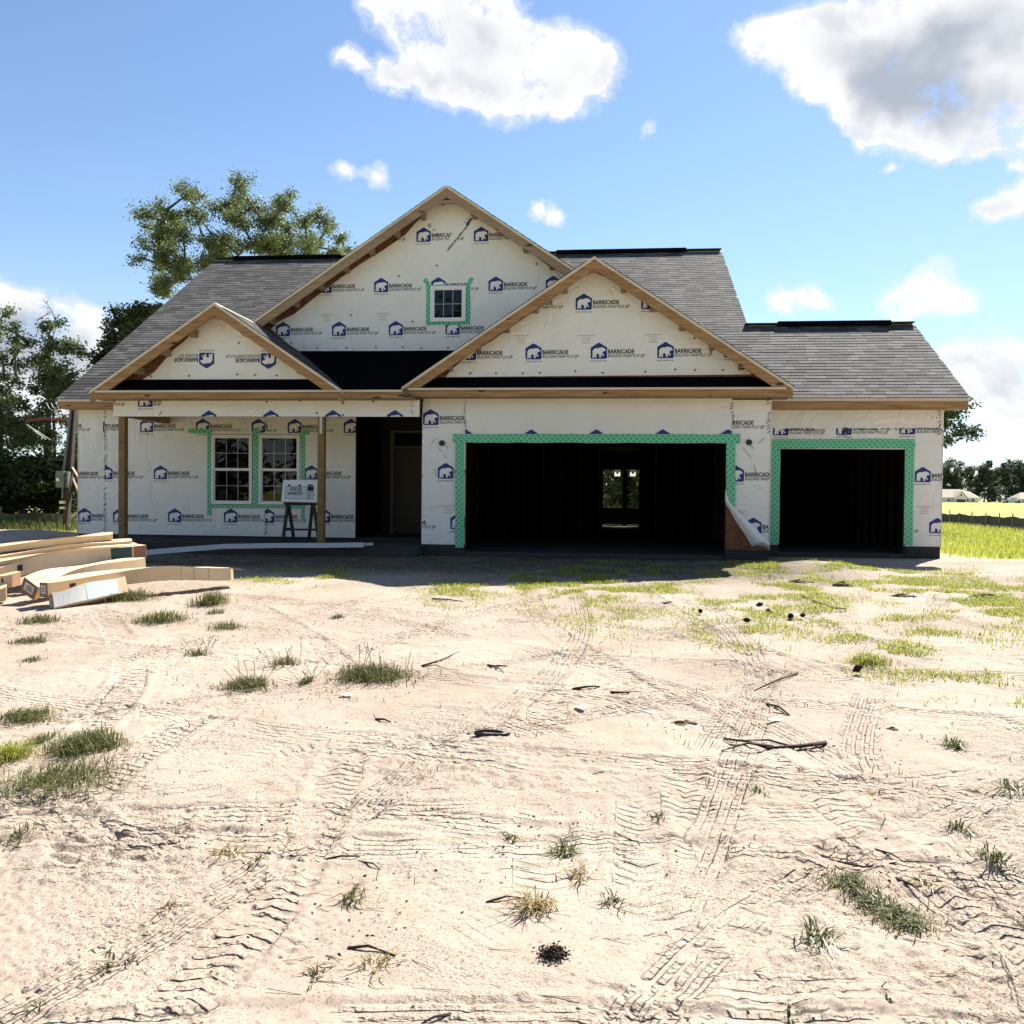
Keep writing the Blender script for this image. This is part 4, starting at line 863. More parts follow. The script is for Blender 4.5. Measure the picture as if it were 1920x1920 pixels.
ctree('broad_tree', 'broad tree on the edge of the woods left of the slender tree', [(10,600,30),(35,640,28),(-20,640,45),(15,690,40),(-40,700,55),(30,740,40),(-10,760,50),(20,810,50),(-50,820,70),(0,870,60)], 30, 0, 16000, .125, 'leaf_oak', .28, 4, sub=3, twigs=9, spread=.8)
ctree('bare_tree', 'leafless tree top with fine bare branches above the slender tree', [(80,560,34),(95,585,30),(105,610,30),(70,600,25)], 33, 100, 0, .1, 'leaf_dark', .09, 6, bare=True, twigs=16)
for i, (L, Y, b) in enumerate([([(10,900,55),(60,890,50),(30,940,45),(90,930,45)], 29, 40), ([(110,890,45),(140,900,40),(120,940,40),(165,880,40)], 30, 125), ([(-60,900,60),(-30,940,55),(-100,880,60)], 29, -60), ([(185,800,40),(175,860,45),(200,900,45),(160,840,40)], 33, 180)]):
    ctree('understory_bush', ['dark bush under the broad tree behind the grey silt fence', 'dark bush behind the leaning service post', 'dark bush at the far end of the grey silt fence', 'tall dark bush against the left corner of the house'][i], L, Y, b, 11000, .16, 'leaf_dark', .1, 20+i, dy=1.2, cat='bush')
ctree('leaning_tree', 'thin tree leaning out from behind the right end of the house', [(1798,762,24),(1770,785,26),(1800,808,20),(1825,812,17),(1775,825,14),(1750,770,30),(1745,820,30)], 30, 1735, 2600, .13, 'leaf_dark', .12, 8, dy=1., spread=.5)
for i, (px, Y, h) in enumerate([(1100, 39, 3.4), (1142, 37.5, 2.6), (1176, 38.5, 3.6), (1212, 37.5, 2.9), (1250, 39, 3.6)]):
    p = U(px, 940, Y); rr = np.random.default_rng(60+i); g0 = gz_(p.x, Y)
    tree('backyard_bush', ['bushy leafy shrub behind the rear wall, left of the glass door', 'low leafy shrub seen through the left rear pane', 'tall leafy shrub between the two rear panes', 'leafy shrub seen through the right rear pane', 'bushy shrub behind the rear wall, right of the glass door'][i], (p.x, Y, g0), [(p.x+rr.uniform(-.7, .7), Y+rr.uniform(-.6, .6), g0+h*t, rr.uniform(.5, .75)) for t in np.linspace(.1, 1, 11)], 7000, .16, 'leaf_oak', .09, 60+i, group='shrubs in the back yard', cat='shrub')
# woods across the field and across the road: a few crowns shared between many trees
def proto_tree(kind, seed):
    rr = np.random.default_rng(seed); H = 15
    if kind == 'pine': cl = [(rr.normal()*1.1, rr.normal()*1.1, H*t, 1.7*(1.25-t)+.7) for t in np.linspace(.5, 1, 9)]
    else: cl = [(rr.normal()*2.4, rr.normal()*2.4, H*t, rr.uniform(1.5, 2.4)) for t in np.linspace(.06, .95, 18)]
    return tree('woodland_tree', 'dark tree standing in the far wood beyond the field', (0, 0, 0), cl, 4200, .7, 'leaf_far', .3, seed, 'trees of the far wood', twigs=10)
protos = [proto_tree('pine', 70), proto_tree('oak', 71), proto_tree('oak', 72)]
def copy_tree(o):
    c = o.copy(); COL.objects.link(c)
    for ch in o.children: d = ch.copy(); COL.objects.link(d); d.parent = c
    return c
spots = []
rr = random.Random(9)
for i in range(42):
    px = 1610+i*11+rr.uniform(-4, 4); Y = 335+rr.uniform(-8, 22); p = U(px, 935, Y); spots.append((p.x, Y, rr.uniform(.80, 1.12), None))
for i in range(14): spots.append((-56+i*8+rr.uniform(-3, 3), -34+rr.uniform(-4, 4), rr.uniform(.8, 1.1), 'tree in the wood across the road, opposite the house'))
for i, (x, y, s, lab) in enumerate(spots):
    o = protos[i % 3] if i < 3 else copy_tree(protos[rr.choice((0, 1, 1, 2, 2)) if lab is None else rr.choice((1, 2))])
    o.location = (x, y, gz_(x, y)); o.rotation_euler = (0, 0, rr.uniform(0, 6)); o.scale = (s*1.05, s*1.05, s)
    if lab: o['label'] = lab; o['group'] = 'trees across the road'
def blades(cent, h, w, rng, lean=.5):
    """curved two-segment grass blades"""
    n = len(cent); a = rng.uniform(0, 2*np.pi, n); d = np.stack([np.cos(a), np.sin(a), np.zeros(n)], 1); p = np.stack([-d[:, 1], d[:, 0], np.zeros(n)], 1)
    hh = (h*rng.uniform(.45, 1.2, n))[:, None]; ln = rng.uniform(.1, 1, n)[:, None]*lean; z = np.array([[0, 0, 1.]]); ww = w*rng.uniform(.6, 1.3, n)[:, None]
    m1 = cent+d*hh*ln*.35+z*hh*.6; t1 = cent+d*hh*ln*1.1+z*hh*(1-.35*ln)
    v = np.stack([cent-p*ww/2, cent+p*ww/2, m1+p*ww*.4, m1-p*ww*.4, t1], 1).reshape(-1, 3)
    i = np.arange(n)[:, None]*5; return v, np.concatenate([i+np.array([[0, 1, 2]]), i+np.array([[0, 2, 3]]), i+np.array([[3, 2, 4]])], 0)
def grassfield(name, label, pts, h, w, m, seed, lean=.6, parent=None):
    rng = np.random.default_rng(seed); v, f = blades(pts, h, w, rng, lean); tone = np.repeat(np.clip(rng.normal(.5, .25, len(pts)), 0, 1), 5)
    return npmesh(name, v, f, m, tone, parent)
def scatter(n, x0, x1, y0, y1, dens, seed):
    rng = np.random.default_rng(seed); x = rng.uniform(x0, x1, n); y = rng.uniform(y0, y1, n); k = rng.random(n) < dens(x, y); x, y = x[k], y[k]
    return np.stack([x, y, ground_h(x, y)], 1)
P_ = scatter(260000, 6.9, 30, 16.6, 40, lambda x, y: grass_amount(x, y)*np.clip(1.5-(y-17)/28, .15, 1)*.42, 1); P_ = P_[(P_[:, 0] < .62*P_[:, 1]+3)]
tag(grassfield('lawn_grass', '', P_, np.full(len(P_), .26), .014, 'grass_lush', 1), 'bright tall grass growing beside the right end of the house', 'grass', kind='stuff')
P_ = scatter(90000, -26, -11.6, 21, 34, lambda x, y: .22*ss(21, 25, y)+.0*x, 2)
tag(grassfield('verge_grass', '', P_, np.full(len(P_), .30), .018, 'grass_green', 2), 'sunlit grass along the grey silt fence left of the house', 'grass', kind='stuff')
P_ = scatter(900000, -10, 10, 5.5, 15.6, lambda x, y: np.clip(patch_amount(x, y)*2.2*ss(.42, .62, fbm(x, y, 2.2, 3)), 0, 1)*.95, 3)
tag(grassfield('patchy_grass', '', P_, np.full(len(P_), .06), .006, 'grass_lush', 3, 1.3), 'thin young grass sprouting in patches on the sand', 'grass', kind='stuff')
P_ = scatter(90000, -9, 10, 2.0, 15.4, lambda x, y: (ss(.50, .68, fbm(x+40, y, .8, 3))+.25*ss(-2, 3, x))*ss(.52, .7, fbm(x, y+12, 4, 2))*.22, 4)
tag(grassfield('stray_grass', '', P_, np.full(len(P_), .05), .005, 'grass_dark', 4, 1.3), 'stray weed blades scattered over the sand', 'grass', kind='stuff')
# shaded strip along the slab
P_ = scatter(30000, -8, 3, 12.6, 15.3, lambda x, y: ss(.5, .7, fbm(x, y, 1.5, 3))*.35, 14)
tag(grassfield('shade_grass', '', P_, np.full(len(P_), .06), .008, 'grass_dark', 14, .9), 'low weeds in the shade of the house', 'grass', kind='stuff')
TUFTS = [  # px, py, width px, height px, blades, material, label
 (700,1272,150,40,1500,'grass_dark','big round tuft of dark grass with tall seed stalks, left of centre on the sand'), (465,1288,100,30,700,'grass_dark','flat dark grass tuft left of the big seed-stalk tuft'),
 (303,1166,100,30,700,'grass_green','green grass tuft in front of the cartons with the blue label'), (395,1132,70,42,450,'grass_green','upright green tuft beside the end of the longest carton'), (245,1126,100,34,700,'grass_green','green tuft growing against the blue labelled carton'),
 (425,1178,75,24,300,'grass_green','loose pale green tuft in front of the upright tuft'), (405,1150,40,18,160,'grass_green','small green tuft between two larger tufts near the cartons'), (160,1405,130,48,1400,'grass_green','wide mounded grass tuft on the left of the sand'),
 (15,1425,80,50,700,'grass_lush','bright green leafy tuft beside the wide mounded tuft'), (110,1470,260,38,1400,'grass_green','long low mat of grass in front of the mounded tuft'), (50,1345,110,32,700,'grass_green','flat grass mat behind the mounded tuft'), (80,1390,60,26,260,'grass_green','small tuft between the flat mat and the mounded tuft'),
 (58,1205,80,22,350,'grass_dark','short dark tuft nearest the brown carton ends'), (75,1165,80,26,450,'grass_green','grass tuft growing right before the brown carton ends'), (533,1248,60,28,220,'grass_dark','spiky small tuft behind the big seed-stalk tuft'), (370,1230,50,24,160,'grass_dark','small stalky tuft with thin seed heads left of centre'),
 (575,1282,34,18,90,'grass_dark','little dark tuft touching the big seed-stalk tuft'), (635,1160,36,16,80,'grass_green','tiny tuft on bare sand before the porch shadow'), (62,1238,46,16,120,'grass_green','thin tuft near the left pile of tracks'),
 (660,1690,70,34,46,'grass_dark','star shaped dark weed lying in smooth sand'), (1530,1768,90,48,60,'grass_dark','dark spiky dead-looking weed clump at the curved track'), (1590,1665,80,28,500,'grass_green','grass mat beginning beside the curved tyre track'), (1690,1730,100,34,700,'grass_green','grass mat at the lower end of the curved strip'), (1640,1700,80,30,450,'grass_green','grass mat in the middle of the curved strip'),
 (1000,1700,120,50,90,'grass_dry','wispy dry weed patch in the crossing tracks'), (1060,1592,60,34,60,'grass_dark','thin weed above the crossing tracks'), (960,1570,36,22,30,'grass_dark','little weed left of the crossing tracks'), (430,1600,110,30,44,'grass_dry','arching dry stems tangled on the sand'), (200,1815,90,30,24,'grass_dark','creeping weed with flat leaves in the left tracks'),
 (700,1815,100,40,30,'grass_dry','dry arching stems near the dark clump of pine straw'), (1800,1560,50,34,40,'grass_dark','spidery weed near the right edge of the sand'), (1860,1625,70,40,60,'grass_dark','leafy weed beside the spidery weed'), (590,1835,50,28,24,'grass_dark','small creeping weed left of the dry stems'), (1790,1400,60,24,110,'grass_green','small green tuft on the right sand'), (1630,1245,70,34,500,'grass_lush','bright green tuft in the right sand'), (1090,1640,60,30,40,'grass_dry','wispy dry runner right of the crossing tracks'), (1150,1690,90,26,36,'grass_dark','creeping runner with narrow leaves below the crossing tracks'), (1735,1660,60,26,36,'grass_dry','dry weed between the two right hand weeds'), (1900,1480,70,30,50,'grass_green','loose tuft at the right hand edge of the sand'), (1640,1490,50,22,30,'grass_dry','dry wisp above the right hand weeds'), (1420,1490,60,22,28,'grass_dark','thin weed below the long forked branch'), (320,1700,60,26,16,'grass_dry','few dry stems beside the left tracks'), (1230,1530,50,22,26,'grass_dark','small wisp above the right crossing tracks'), (480,1610,40,20,14,'grass_dark','little sprout right of the arching stems'), (30,1580,70,26,120,'grass_green','green wisp at the left edge beside the tracks'), (1480,1900,50,30,14,'grass_dark','few upright blades at the lower right tracks'), (1660,1880,30,26,8,'grass_dark','single curved blades right of the lower tracks'), (75,1890,40,40,10,'grass_dark','lone three bladed weed in the left corner of the sand'), (235,1812,30,24,8,'grass_dark','tiny three leaved sprout in the left tracks')]
for i, (px, py, wp, hp, n, m, lab) in enumerate(TUFTS):
    c = UG(px, py); d = c.y; wr = wp/F*d/2; hh = hp/F*d*.85; n = int(n*.75) if n > 120 else n; rng = np.random.default_rng(200+i)
    root = empty('grass_tuft', (c.x, c.y, gz_(c.x, c.y)), lab, 'grass tuft')
    q = rng.normal(size=(n, 2))*np.array([wr*.5, max(.05, wr*.42)]); pts = np.stack([q[:, 0], q[:, 1], ground_h(c.x+q[:, 0], c.y+q[:, 1])-gz_(c.x, c.y)-.004], 1)
    hv = hh*np.exp(-.5*((q[:, 0]/wr)**2)); few = n < 120
    v, f = blades(pts*(.6 if few else 1), np.maximum(hv, hh*.5)*(1.0 if few else .95), max(.0035, .0035+.0003*d) if not few else .0065, rng, 2.5 if few else 1.35)
    _b = npmesh('blades', v, f, m, np.repeat(np.clip(rng.normal(.45, .28, n), 0, 1), 5), root); _b['kind'] = 'stuff'
    if n > 120:
        nd = n//4; q2 = pts[rng.integers(0, n, nd)]+rng.normal(size=(nd, 3))*np.array([.05, .04, 0]); v, f = blades(q2, np.full(nd, hh*.7), .004, rng, 1.8); _b = npmesh('dry_blades', v, f, 'grass_dry', np.repeat(rng.random(nd), 5), root); _b['kind'] = 'stuff'
    if 'seed' in lab or 'stalk' in lab:
        mb = MB()
        for j in range(9):
            a = Vector((rng.normal()*wr*.4, rng.normal()*.08, 0)); b = a+Vector((rng.normal()*.06, rng.normal()*.06, hh*rng.uniform(1.3, 2.1))); mb.tube([a, (a+b)/2+Vector((.01, 0, 0)), b], [.0025, .002, .003], 3)
        mb.build('seed_stalk', 'grass_dry', root, local=True)
# ------------------------------------------------------------------ litter on the sand
def stick(pxs, r, label, group=None, forks=()):
    P = [UG(*p) for p in pxs]; root = P[0].copy(); mb = MB(); n = len(P)
    pts = [Vector((p.x, p.y, gz_(p.x, p.y)+r*.8+.012*(i % 2)))-root for i, p in enumerate(P)]; mb.tube(pts, [r*(1-.6*i/max(1, n-1)) for i in range(n)], 6)
    for a, b in forks:
        A, B = UG(*a), UG(*b); mb.tube([Vector((A.x, A.y, gz_(A.x, A.y)+r*.8))-root, Vector(((A.x+B.x)/2, (A.y+B.y)/2, gz_(A.x, A.y)+r+.02))-root, Vector((B.x, B.y, gz_(B.x, B.y)+r*.5))-root], [r*.6, r*.45, r*.2], 5)
    o = mb.build('fallen_branch', 'twig', None, smooth=True); o.location = root; return tag(o, label, 'stick', group)
stick([(1548,1398),(1500,1405),(1440,1410),(1400,1398),(1356,1388)], .014, 'long forked dead branch lying across the sand', None, [((1450,1408), (1352,1412)), ((1490,1404), (1395,1390)), ((1500,1404), (1545,1408))])
stick([(1495,1265),(1460,1278),(1415,1292)], .011, 'crooked dark stick above the long forked branch')
stick([(1505,1120),(1530,1132),(1565,1142),(1585,1146)], .014, 'straight bare stick among the pine cones'); stick([(1438,1318),(1460,1332),(1480,1342),(1450,1342)], .01, 'short hooked twig above the long forked branch')
stick([(790,1250),(825,1240),(862,1222)], .008, 'thin bowed twig right of the big grass tuft', None, [((792,1251), (842,1254))]); stick([(915,1247),(935,1255),(950,1252)], .012, 'stubby dark twig pile in mid sand', None, [((920,1250), (945,1262))])
stick([(1075,1290),(1100,1287),(1125,1285)], .012, 'short flat dark stick in the middle tracks'); stick([(1145,1295),(1168,1298),(1195,1293)], .011, 'short brown stick beside the middle tracks'); stick([(705,1350),(720,1354),(733,1356)], .009, 'small curled twig in the middle sand')
stick([(612,1607),(640,1606),(675,1600)], .006, 'dark bent twig in smooth sand left of centre'); stick([(652,1780),(690,1782),(742,1793)], .006, 'arched dry stalk near the dark pine straw clump'); stick([(845,1900),(815,1912),(790,1920)], .005, 'thin twig lying at the lower edge of the sand'); stick([(672,1612),(700,1622),(714,1628)], .004, 'fine straight twig below the bent twig'); stick([(912,1690),(950,1683),(980,1680)], .005, 'brittle twig across the crossing tracks')
stick([(810,1125),(840,1128),(868,1130)], .012, 'thin stick before the garage shadow'); stick([(1555,1610),(1620,1630),(1700,1615),(1760,1625)], .005, 'long thin stalk right of the curved tracks'); stick([(1680,1655),(1710,1675),(1725,1678)], .006, 'short bent stalk above the lower grass mat'); stick([(1640,1592),(1670,1605),(1697,1617)], .005, 'slanting stalk left of the spidery weed')
def cone_mesh():
    mb = MB(); r_ = random.Random(2)
    for j in range(9):
        t = j/8; R = .032*math.sin(math.pi*(.15+.8*t)); z = .01+.085*t
        for i in range(9):
            a = 2*math.pi*(i+.5*(j % 2))/9; d = Vector((math.cos(a), math.sin(a), 0)); p = Vector((0, 0, z)); s = Vector((-d.y, d.x, 0))
            mb.add([p+d*R*.2+s*.008, p+d*R*.2-s*.008, p+d*R*1.15-s*.004+Vector((0, 0, .012)), p+d*R*1.15+s*.004+Vector((0, 0, .012)), p+d*R*.8+Vector((0, 0, -.004))], [(0, 1, 2, 3), (1, 4, 2), (4, 0, 3), (3, 2, 4)])
    mb.tube([(0, 0, .005), (0, 0, .095)], [.014, .006], 6); return mb
proto = cone_mesh().build('pine_cone', 'cone', None, recalc=False)
for i, (px, py) in enumerate([(1312,1153),(1392,1168),(1436,1150),(1445,1152),(1431,1138),(1486,1160),(1500,1160),(1598,1268)]):
    o = proto if i == 0 else proto.copy()
    if i: COL.objects.link(o)
    p = UG(px, py); o.location = (p.x, p.y, gz_(p.x, p.y)+.035); o.rotation_euler = (1.4+.2*i, .3*i, i*1.3); s = .72+.08*(i % 3); o.scale = (s, s, s)
    lab = {0: 'pine cone lying alone left of the other cones', 7: 'pine cone lying alone beside the bright green tuft'}.get(i, 'pine cone in the loose group on the sand before the right garage bay')
    tag(o, lab, 'pine cone', 'pine cones on the sand')
p = UG(1038, 1788); root = p; rng = np.random.default_rng(5); n = 700; q = rng.normal(size=(n, 3))*np.array([.020, .018, .008]); q[:, 2] = np.abs(q[:, 2])+.004
v, f = tri_leaves(q, .012, rng, .5); o = npmesh('pine_straw_clump', v, f, 'cone'); o.location = (p.x, p.y, gz_(p.x, p.y)+.005); tag(o, 'dark crumbly clump of soil and needles alone in the near sand', 'clump')
p = UG(922, 1384); mb = MB(); mb.tube([(-.10, 0, .015), (-.05, .03, .022), (.03, .035, .02), (.10, .02, .015)], .011, 6); mb.tube([(-.10, 0, .012), (-.03, -.02, .012), (.06, -.012, .014), (.10, .02, .015)], .011, 6)
o = mb.build('rubber_strap', 'black_plastic', None, smooth=True); o.location = (p.x, p.y, gz_(p.x, p.y)); tag(o, 'black looped rubber strap lying on the sand', 'strap')
for px, py, lab in ((650,1308,'white scrap of plastic below the big grass tuft'), (1087,1330,'white paper scrap in the middle tracks'), (1450,1353,'white scrap above the long forked branch')):
    p = UG(px, py); o = MB().add([(-.035, -.018, .01), (.035, -.02, .006), (.045, .018, .014), (-.025, .022, .01), (0, 0, .018)], [(0, 1, 4), (1, 2, 4), (2, 3, 4), (3, 0, 4)]).build('plastic_scrap', 'vinyl_white', None); o.location = (p.x, p.y, gz_(p.x, p.y)+.01); tag(o, lab, 'scrap')
P_ = scatter(70000, -9, 9, 1.8, 15.3, lambda x, y: .04+.5*ss(.55, .72, fbm(x+3, y+8, 1.3, 3)), 8); rng = np.random.default_rng(8)  # real litter; extra dark bits stand in for tiny shadow specks
P_[:, 2] += .006; v, f = tri_leaves(P_, .016, rng, .75); o = npmesh('wood_litter', v, f, 'chip'); tag(o, 'bits of bark and straw strewn over the sand', 'litter', kind='stuff')
P_ = scatter(22000, -9, 9, 1.8, 15.3, lambda x, y: .05+.6*ss(.56, .72, fbm(x+23, y+8, 1.1, 3)), 9); rng = np.random.default_rng(9); n = len(P_); a = rng.uniform(-.5, .5, n)+np.pi*(rng.random(n) < .5); L = rng.uniform(.02, .075, n)
d = np.stack([np.cos(a)*L, np.sin(a)*L, rng.uniform(-.006, .012, n)], 1); s = np.stack([-np.sin(a), np.cos(a), 0*a], 1)*.0022; P_[:, 2] += .007
v = np.stack([P_-d-s, P_-d+s, P_+d+s*.5, P_+d-s*.5], 1).reshape(-1, 3); o = npmesh('straw_litter', v, np.arange(4*n).reshape(n, 4), 'twig'); tag(o, 'fine dark straws and needles strewn over the sand', 'litter', kind='stuff')
# ------------------------------------------------------------------ cartons
def carton_box(L, w, h, label, name='carton', bend=None, prints=()):
    """long carton: L = list of world points along its underside, w across, h high; flaps and end labels as parts"""
    P = [Vector(p) for p in L]; Q = []
    for i in range(len(P)-1):
        p0, p1, p2, p3 = P[max(i-1, 0)], P[i], P[i+1], P[min(i+2, len(P)-1)]
        for t in np.linspace(0, 1, 8, endpoint=False): Q.append(.5*((2*p1)+(p2-p0)*t+(2*p0-5*p1+4*p2-p3)*t*t+(3*p1-p0-3*p2+p3)*t**3))
    Q.append(P[-1]); root = Q[0].copy(); root.z = gz_(root.x, root.y); e = empty(name, root, label, 'carton', 'long cartons piled left of the porch')
    mb = MB(); V = []; n = len(Q)
    for i, p in enumerate(Q):
        d = (Q[min(i+1, n-1)]-Q[max(i-1, 0)]); d.z = 0; d.normalize(); s = Vector((-d.y, d.x, 0)); t = i/(n-1); tw = (bend or (lambda t: 0))(t); upv = Vector((0, 0, 1)); s2 = s*math.cos(tw)+upv*math.sin(tw); u2 = upv*math.cos(tw)-s*math.sin(tw)
        sag = .012*math.sin(9*t); V += [p-s2*w/2, p+s2*w/2, p+s2*w/2+u2*(h+sag), p-s2*w/2+u2*(h-sag)]
    F_ = [(4*i+j, 4*i+(j+1) % 4, 4*(i+1)+(j+1) % 4, 4*(i+1)+j) for i in range(n-1) for j in range(4)]
    for j in range(4): mb.add([V[4*i+k] for i in range(n) for k in (j, (j+1) % 4)], [(2*i, 2*i+1, 2*i+3, 2*i+2) for i in range(n-1)])
    mb.add(V[:4], [(0, 3, 2, 1)], 1); mb.add(V[-4:], [(0, 1, 2, 3)], 1)
    mb.build('carton_body', ['carton', 'carton_brown'], e, smooth=True)
    def face_patch(t0, t1, side, a0, a1, m, nm):                # printed label lying 2 mm proud on a side
        i0, i1 = t0*(n-1), t1*(n-1); ks = [i0+(i1-i0)*j/6 for j in range(7)]; vs = []
        for k in ks:
            i = min(int(k), n-2); fr = k-i; c = [V[4*i+j].lerp(V[4*(i+1)+j], fr) for j in range(4)]
            A, B = {'front': (c[0], c[3]), 'back': (c[1], c[2]), 'top': (c[3], c[2])}[side]; nrm = {'front': c[0]-c[1], 'back': c[1]-c[0], 'top': c[3]-c[0]}[side].normalized()*.003
            vs += [A.lerp(B, a0)+nrm, A.lerp(B, a1)+nrm]
        MB().add(vs, [(2*j, 2*j+1, 2*j+3, 2*j+2) for j in range(6)]).build(nm, m, e)
    face_patch(.01, .99, 'top', .47, .53, 'carton_tape', 'seam_tape')
    for pr in prints:
        if pr[0] == 'end':                                      # label on the near end
            c = V[:4]; nrm = (Q[0]-Q[1]).normalized()*.004; g = lambda a, b: c[0].lerp(c[1], a).lerp(c[3].lerp(c[2], a), b)+nrm
            MB().add([g(.2, .25), g(.8, .25), g(.8, .8), g(.2, .8)], [(0, 1, 2, 3)]).build('end_label', 'label_white', e)
            mb2 = MB(); nn = nrm*1.6-nrm
            for r in range(4): b = .36+.1*r; mb2.add([g(.27, b)+nn, g(.73-.1*(r % 2), b)+nn, g(.73-.1*(r % 2), b+.045)+nn, g(.27, b+.045)+nn], [(0, 1, 2, 3)])
            mb2.build('label_lines', 'ink_black', e)
        elif pr[0] == 'flap':                                   # open flaps at the far end
            c = V[-4:]; d = (Q[-1]-Q[-2]).normalized(); dn = Vector((0, 0, -.03))
            MB().prism([c[3], c[2], c[2]+d*.26+dn, c[3]+d*.2+dn], (0, 0, .004)).build('flap', 'carton_brown', e); MB().prism([c[1], c[2], c[2]+d*.2+(c[1]-c[0])*.35, c[1]+d*.2+(c[1]-c[0])*.35], (0, 0, .004)).build('flap', 'carton', e)
        else: face_patch(*pr)
    return e
def CP(px, py, Y): return U(px, py, Y)
carton_box([CP(82, 1120, 8.9), CP(170, 1103, 9.3), CP(290, 1088, 9.9), CP(370, 1088, 10.3), CP(425, 1088, 10.6)], .25, .165, 'longest carton with open flaps, sagging across the front of the pile', bend=lambda t: .06*math.sin(5*t)-.05, prints=[('end',), ('flap',), (.135, .165, 'front', .3, .72, 'ink_black', 'stamp'), (.62, .622, 'front', 0, 1, 'carton_brown', 'crease'), (.70, .703, 'front', 0, 1, 'carton_brown', 'crease'), (.80, .803, 'front', 0, 1, 'carton_brown', 'crease')])
carton_box([CP(98, 1147, 8.75), CP(160, 1131, 9.0), CP(235, 1113, 9.4)], .15, .20, 'carton with a white and pale blue printed side lying lowest in the pile', bend=lambda t: -.55+.15*t, prints=[('end',), (.02, .5, 'front', .06, .96, 'label_white', 'side_label'), (.505, .85, 'front', .05, .97, 'label_blue', 'side_label'), (.06, .4, 'front', .3, .5, 'paper', 'side_label'), (.06, .3, 'front', .55, .8, 'paper', 'side_label')])
carton_box([CP(50, 1116, 9.1), CP(110, 1096, 9.5), CP(190, 1081, 10.0), CP(262, 1070, 10.5)], .25, .17, 'carton with a tilted brown end between the longest one and the stack', bend=lambda t: .45*(1-t)**2-.1*t, prints=[('end',), (.80, .806, 'top', 0, 1, 'ink_black', 'crease')])
carton_box([CP(-60, 1108, 9.3), CP(40, 1080, 9.7), CP(150, 1061, 10.2), CP(268, 1045, 10.8)], .24, .17, 'curved carton with a dark green printed end', bend=lambda t: -.3*math.sin(3*t), prints=[(.80, .90, 'front', .04, .98, 'label_green', 'end_print'), (.91, .995, 'front', .04, .98, 'carton_brown', 'end_print'), (.3, .33, 'front', .3, .75, 'ink_black', 'stamp')])
carton_box([CP(-60, 1068, 9.8), CP(60, 1049, 10.2), CP(160, 1035, 10.5), CP(255, 1027, 10.9)], .3, .06, 'thin carton lying on the curved carton')
carton_box([CP(-60, 1056, 10.0), CP(60, 1038, 10.4), CP(160, 1025, 10.7), CP(247, 1018.5, 11.0)], .3, .05, 'thin carton second from the top of the stack')
carton_box([CP(-60, 1042, 10.2), CP(60, 1027, 10.5), CP(150, 1017, 10.8), CP(211, 1011, 11.0)], .32, .085, 'thin pale carton on top of the stack')
carton_box([CP(-90, 1118, 9.1), CP(-30, 1108, 9.25), CP(31, 1099, 9.35)], .24, .16, 'pale carton reaching in under the curved carton', prints=[(.80, .83, 'front', .45, .8, 'ink_black', 'stamp')])
carton_box([CP(-90, 1150, 8.8), CP(-40, 1138, 8.95), CP(12, 1124, 9.1)], .22, .16, 'carton end lying lowest at the left of the pile')
# ------------------------------------------------------------------ porch things
def trim(pts, label, w=.09):
    P = [U(*p) for p in pts]; root = P[0]; mb = MB(); vs = []
    for p in P:
        for dy, dz in ((-.045, 0), (-.045, w*.9), (-.01, w), (.03, w*.5), (.03, w*.1)): vs.append((p.x-root.x, p.y+dy-root.y, p.z+dz-root.z))
    n = len(P); mb.add(vs, [(5*i+j, 5*i+(j+1) % 5, 5*(i+1)+(j+1) % 5, 5*(i+1)+j) for i in range(n-1) for j in range(5)]); o = mb.build('metal_trim', 'galv', None); o.location = root; return tag(o, label, 'trim', 'lengths of trim before the porch')
trim([(262, 1042, 13.6), (330, 1036, 14.2), (420, 1029, 14.9), (520, 1027, 15.3), (600, 1027, 15.42), (683, 1026, 15.42)], 'grey metal channel running from the cartons along the porch edge'); trim([(610, 1024, 15.56), (660, 1023.5, 15.58), (700, 1022.5, 15.6)], 'white trim length lying on the porch right of the second post', .05)
YE = 16.45
sg = empty('permit_easel', U(560, 1014, YE), 'black wooden sawhorse stand holding the permit board on the porch', 'stand')
sg.location.z = .11
def eb(a, b, w, h, nm, ya=YE, yb=YE): MB().bar(U(*a, ya), U(*b, yb), w, h, (0, 1, 0)).build(nm, 'easel_wood', sg)
yb1, yb2 = YE-.12, YE+.25
for a, b, y1 in (((540, 944), (530, 1017), yb1), ((541, 944), (551, 1013), yb2), ((586, 944), (579, 1013), yb2), ((588, 944), (598, 1018), yb1)): eb(a, b, .05, .06, 'leg', YE+.05, y1)
eb((533, 944.5), (598, 944.5), .06, .06, 'top_rail', YE+.03, YE+.03); eb((531, 993), (597, 993), .04, .07, 'stretcher'); eb((534, 990.5), (549, 991.5), .03, .05, 'stretcher', YE+.1, YE+.1)
bd = empty('permit_board', U(560, 940, YE-.06), 'white permit board with plan sheet standing on the black stand', 'sign')
q = [U(527, 940, YE-.10), U(594, 942, YE-.10), U(595.5, 900, YE+.10), U(531, 900, YE+.10)]
nrm = (q[1]-q[0]).cross(q[3]-q[0]).normalized(); nrm = nrm if nrm.y < 0 else -nrm
def bp(u, v, k=0.): return q[0].lerp(q[1], u).lerp(q[3].lerp(q[2], u), v)+nrm*k
MB().prism([bp(0, 0), bp(1, 0), bp(1, 1), bp(0, 1)], -nrm*.04).build('board', 'vinyl_white', bd)
MB().prism([bp(.1, .12, .006), bp(.9, .12, .006), bp(.9, .7, .006), bp(.1, .7, .006)], -nrm*.003).build('plan_sheet', 'paper', bd)
mb = MB()
def ln(a, b, c, d): mb.add([bp(a, b, .009), bp(c, b, .009), bp(c, d, .009), bp(a, d, .009)], [(0, 1, 2, 3)])
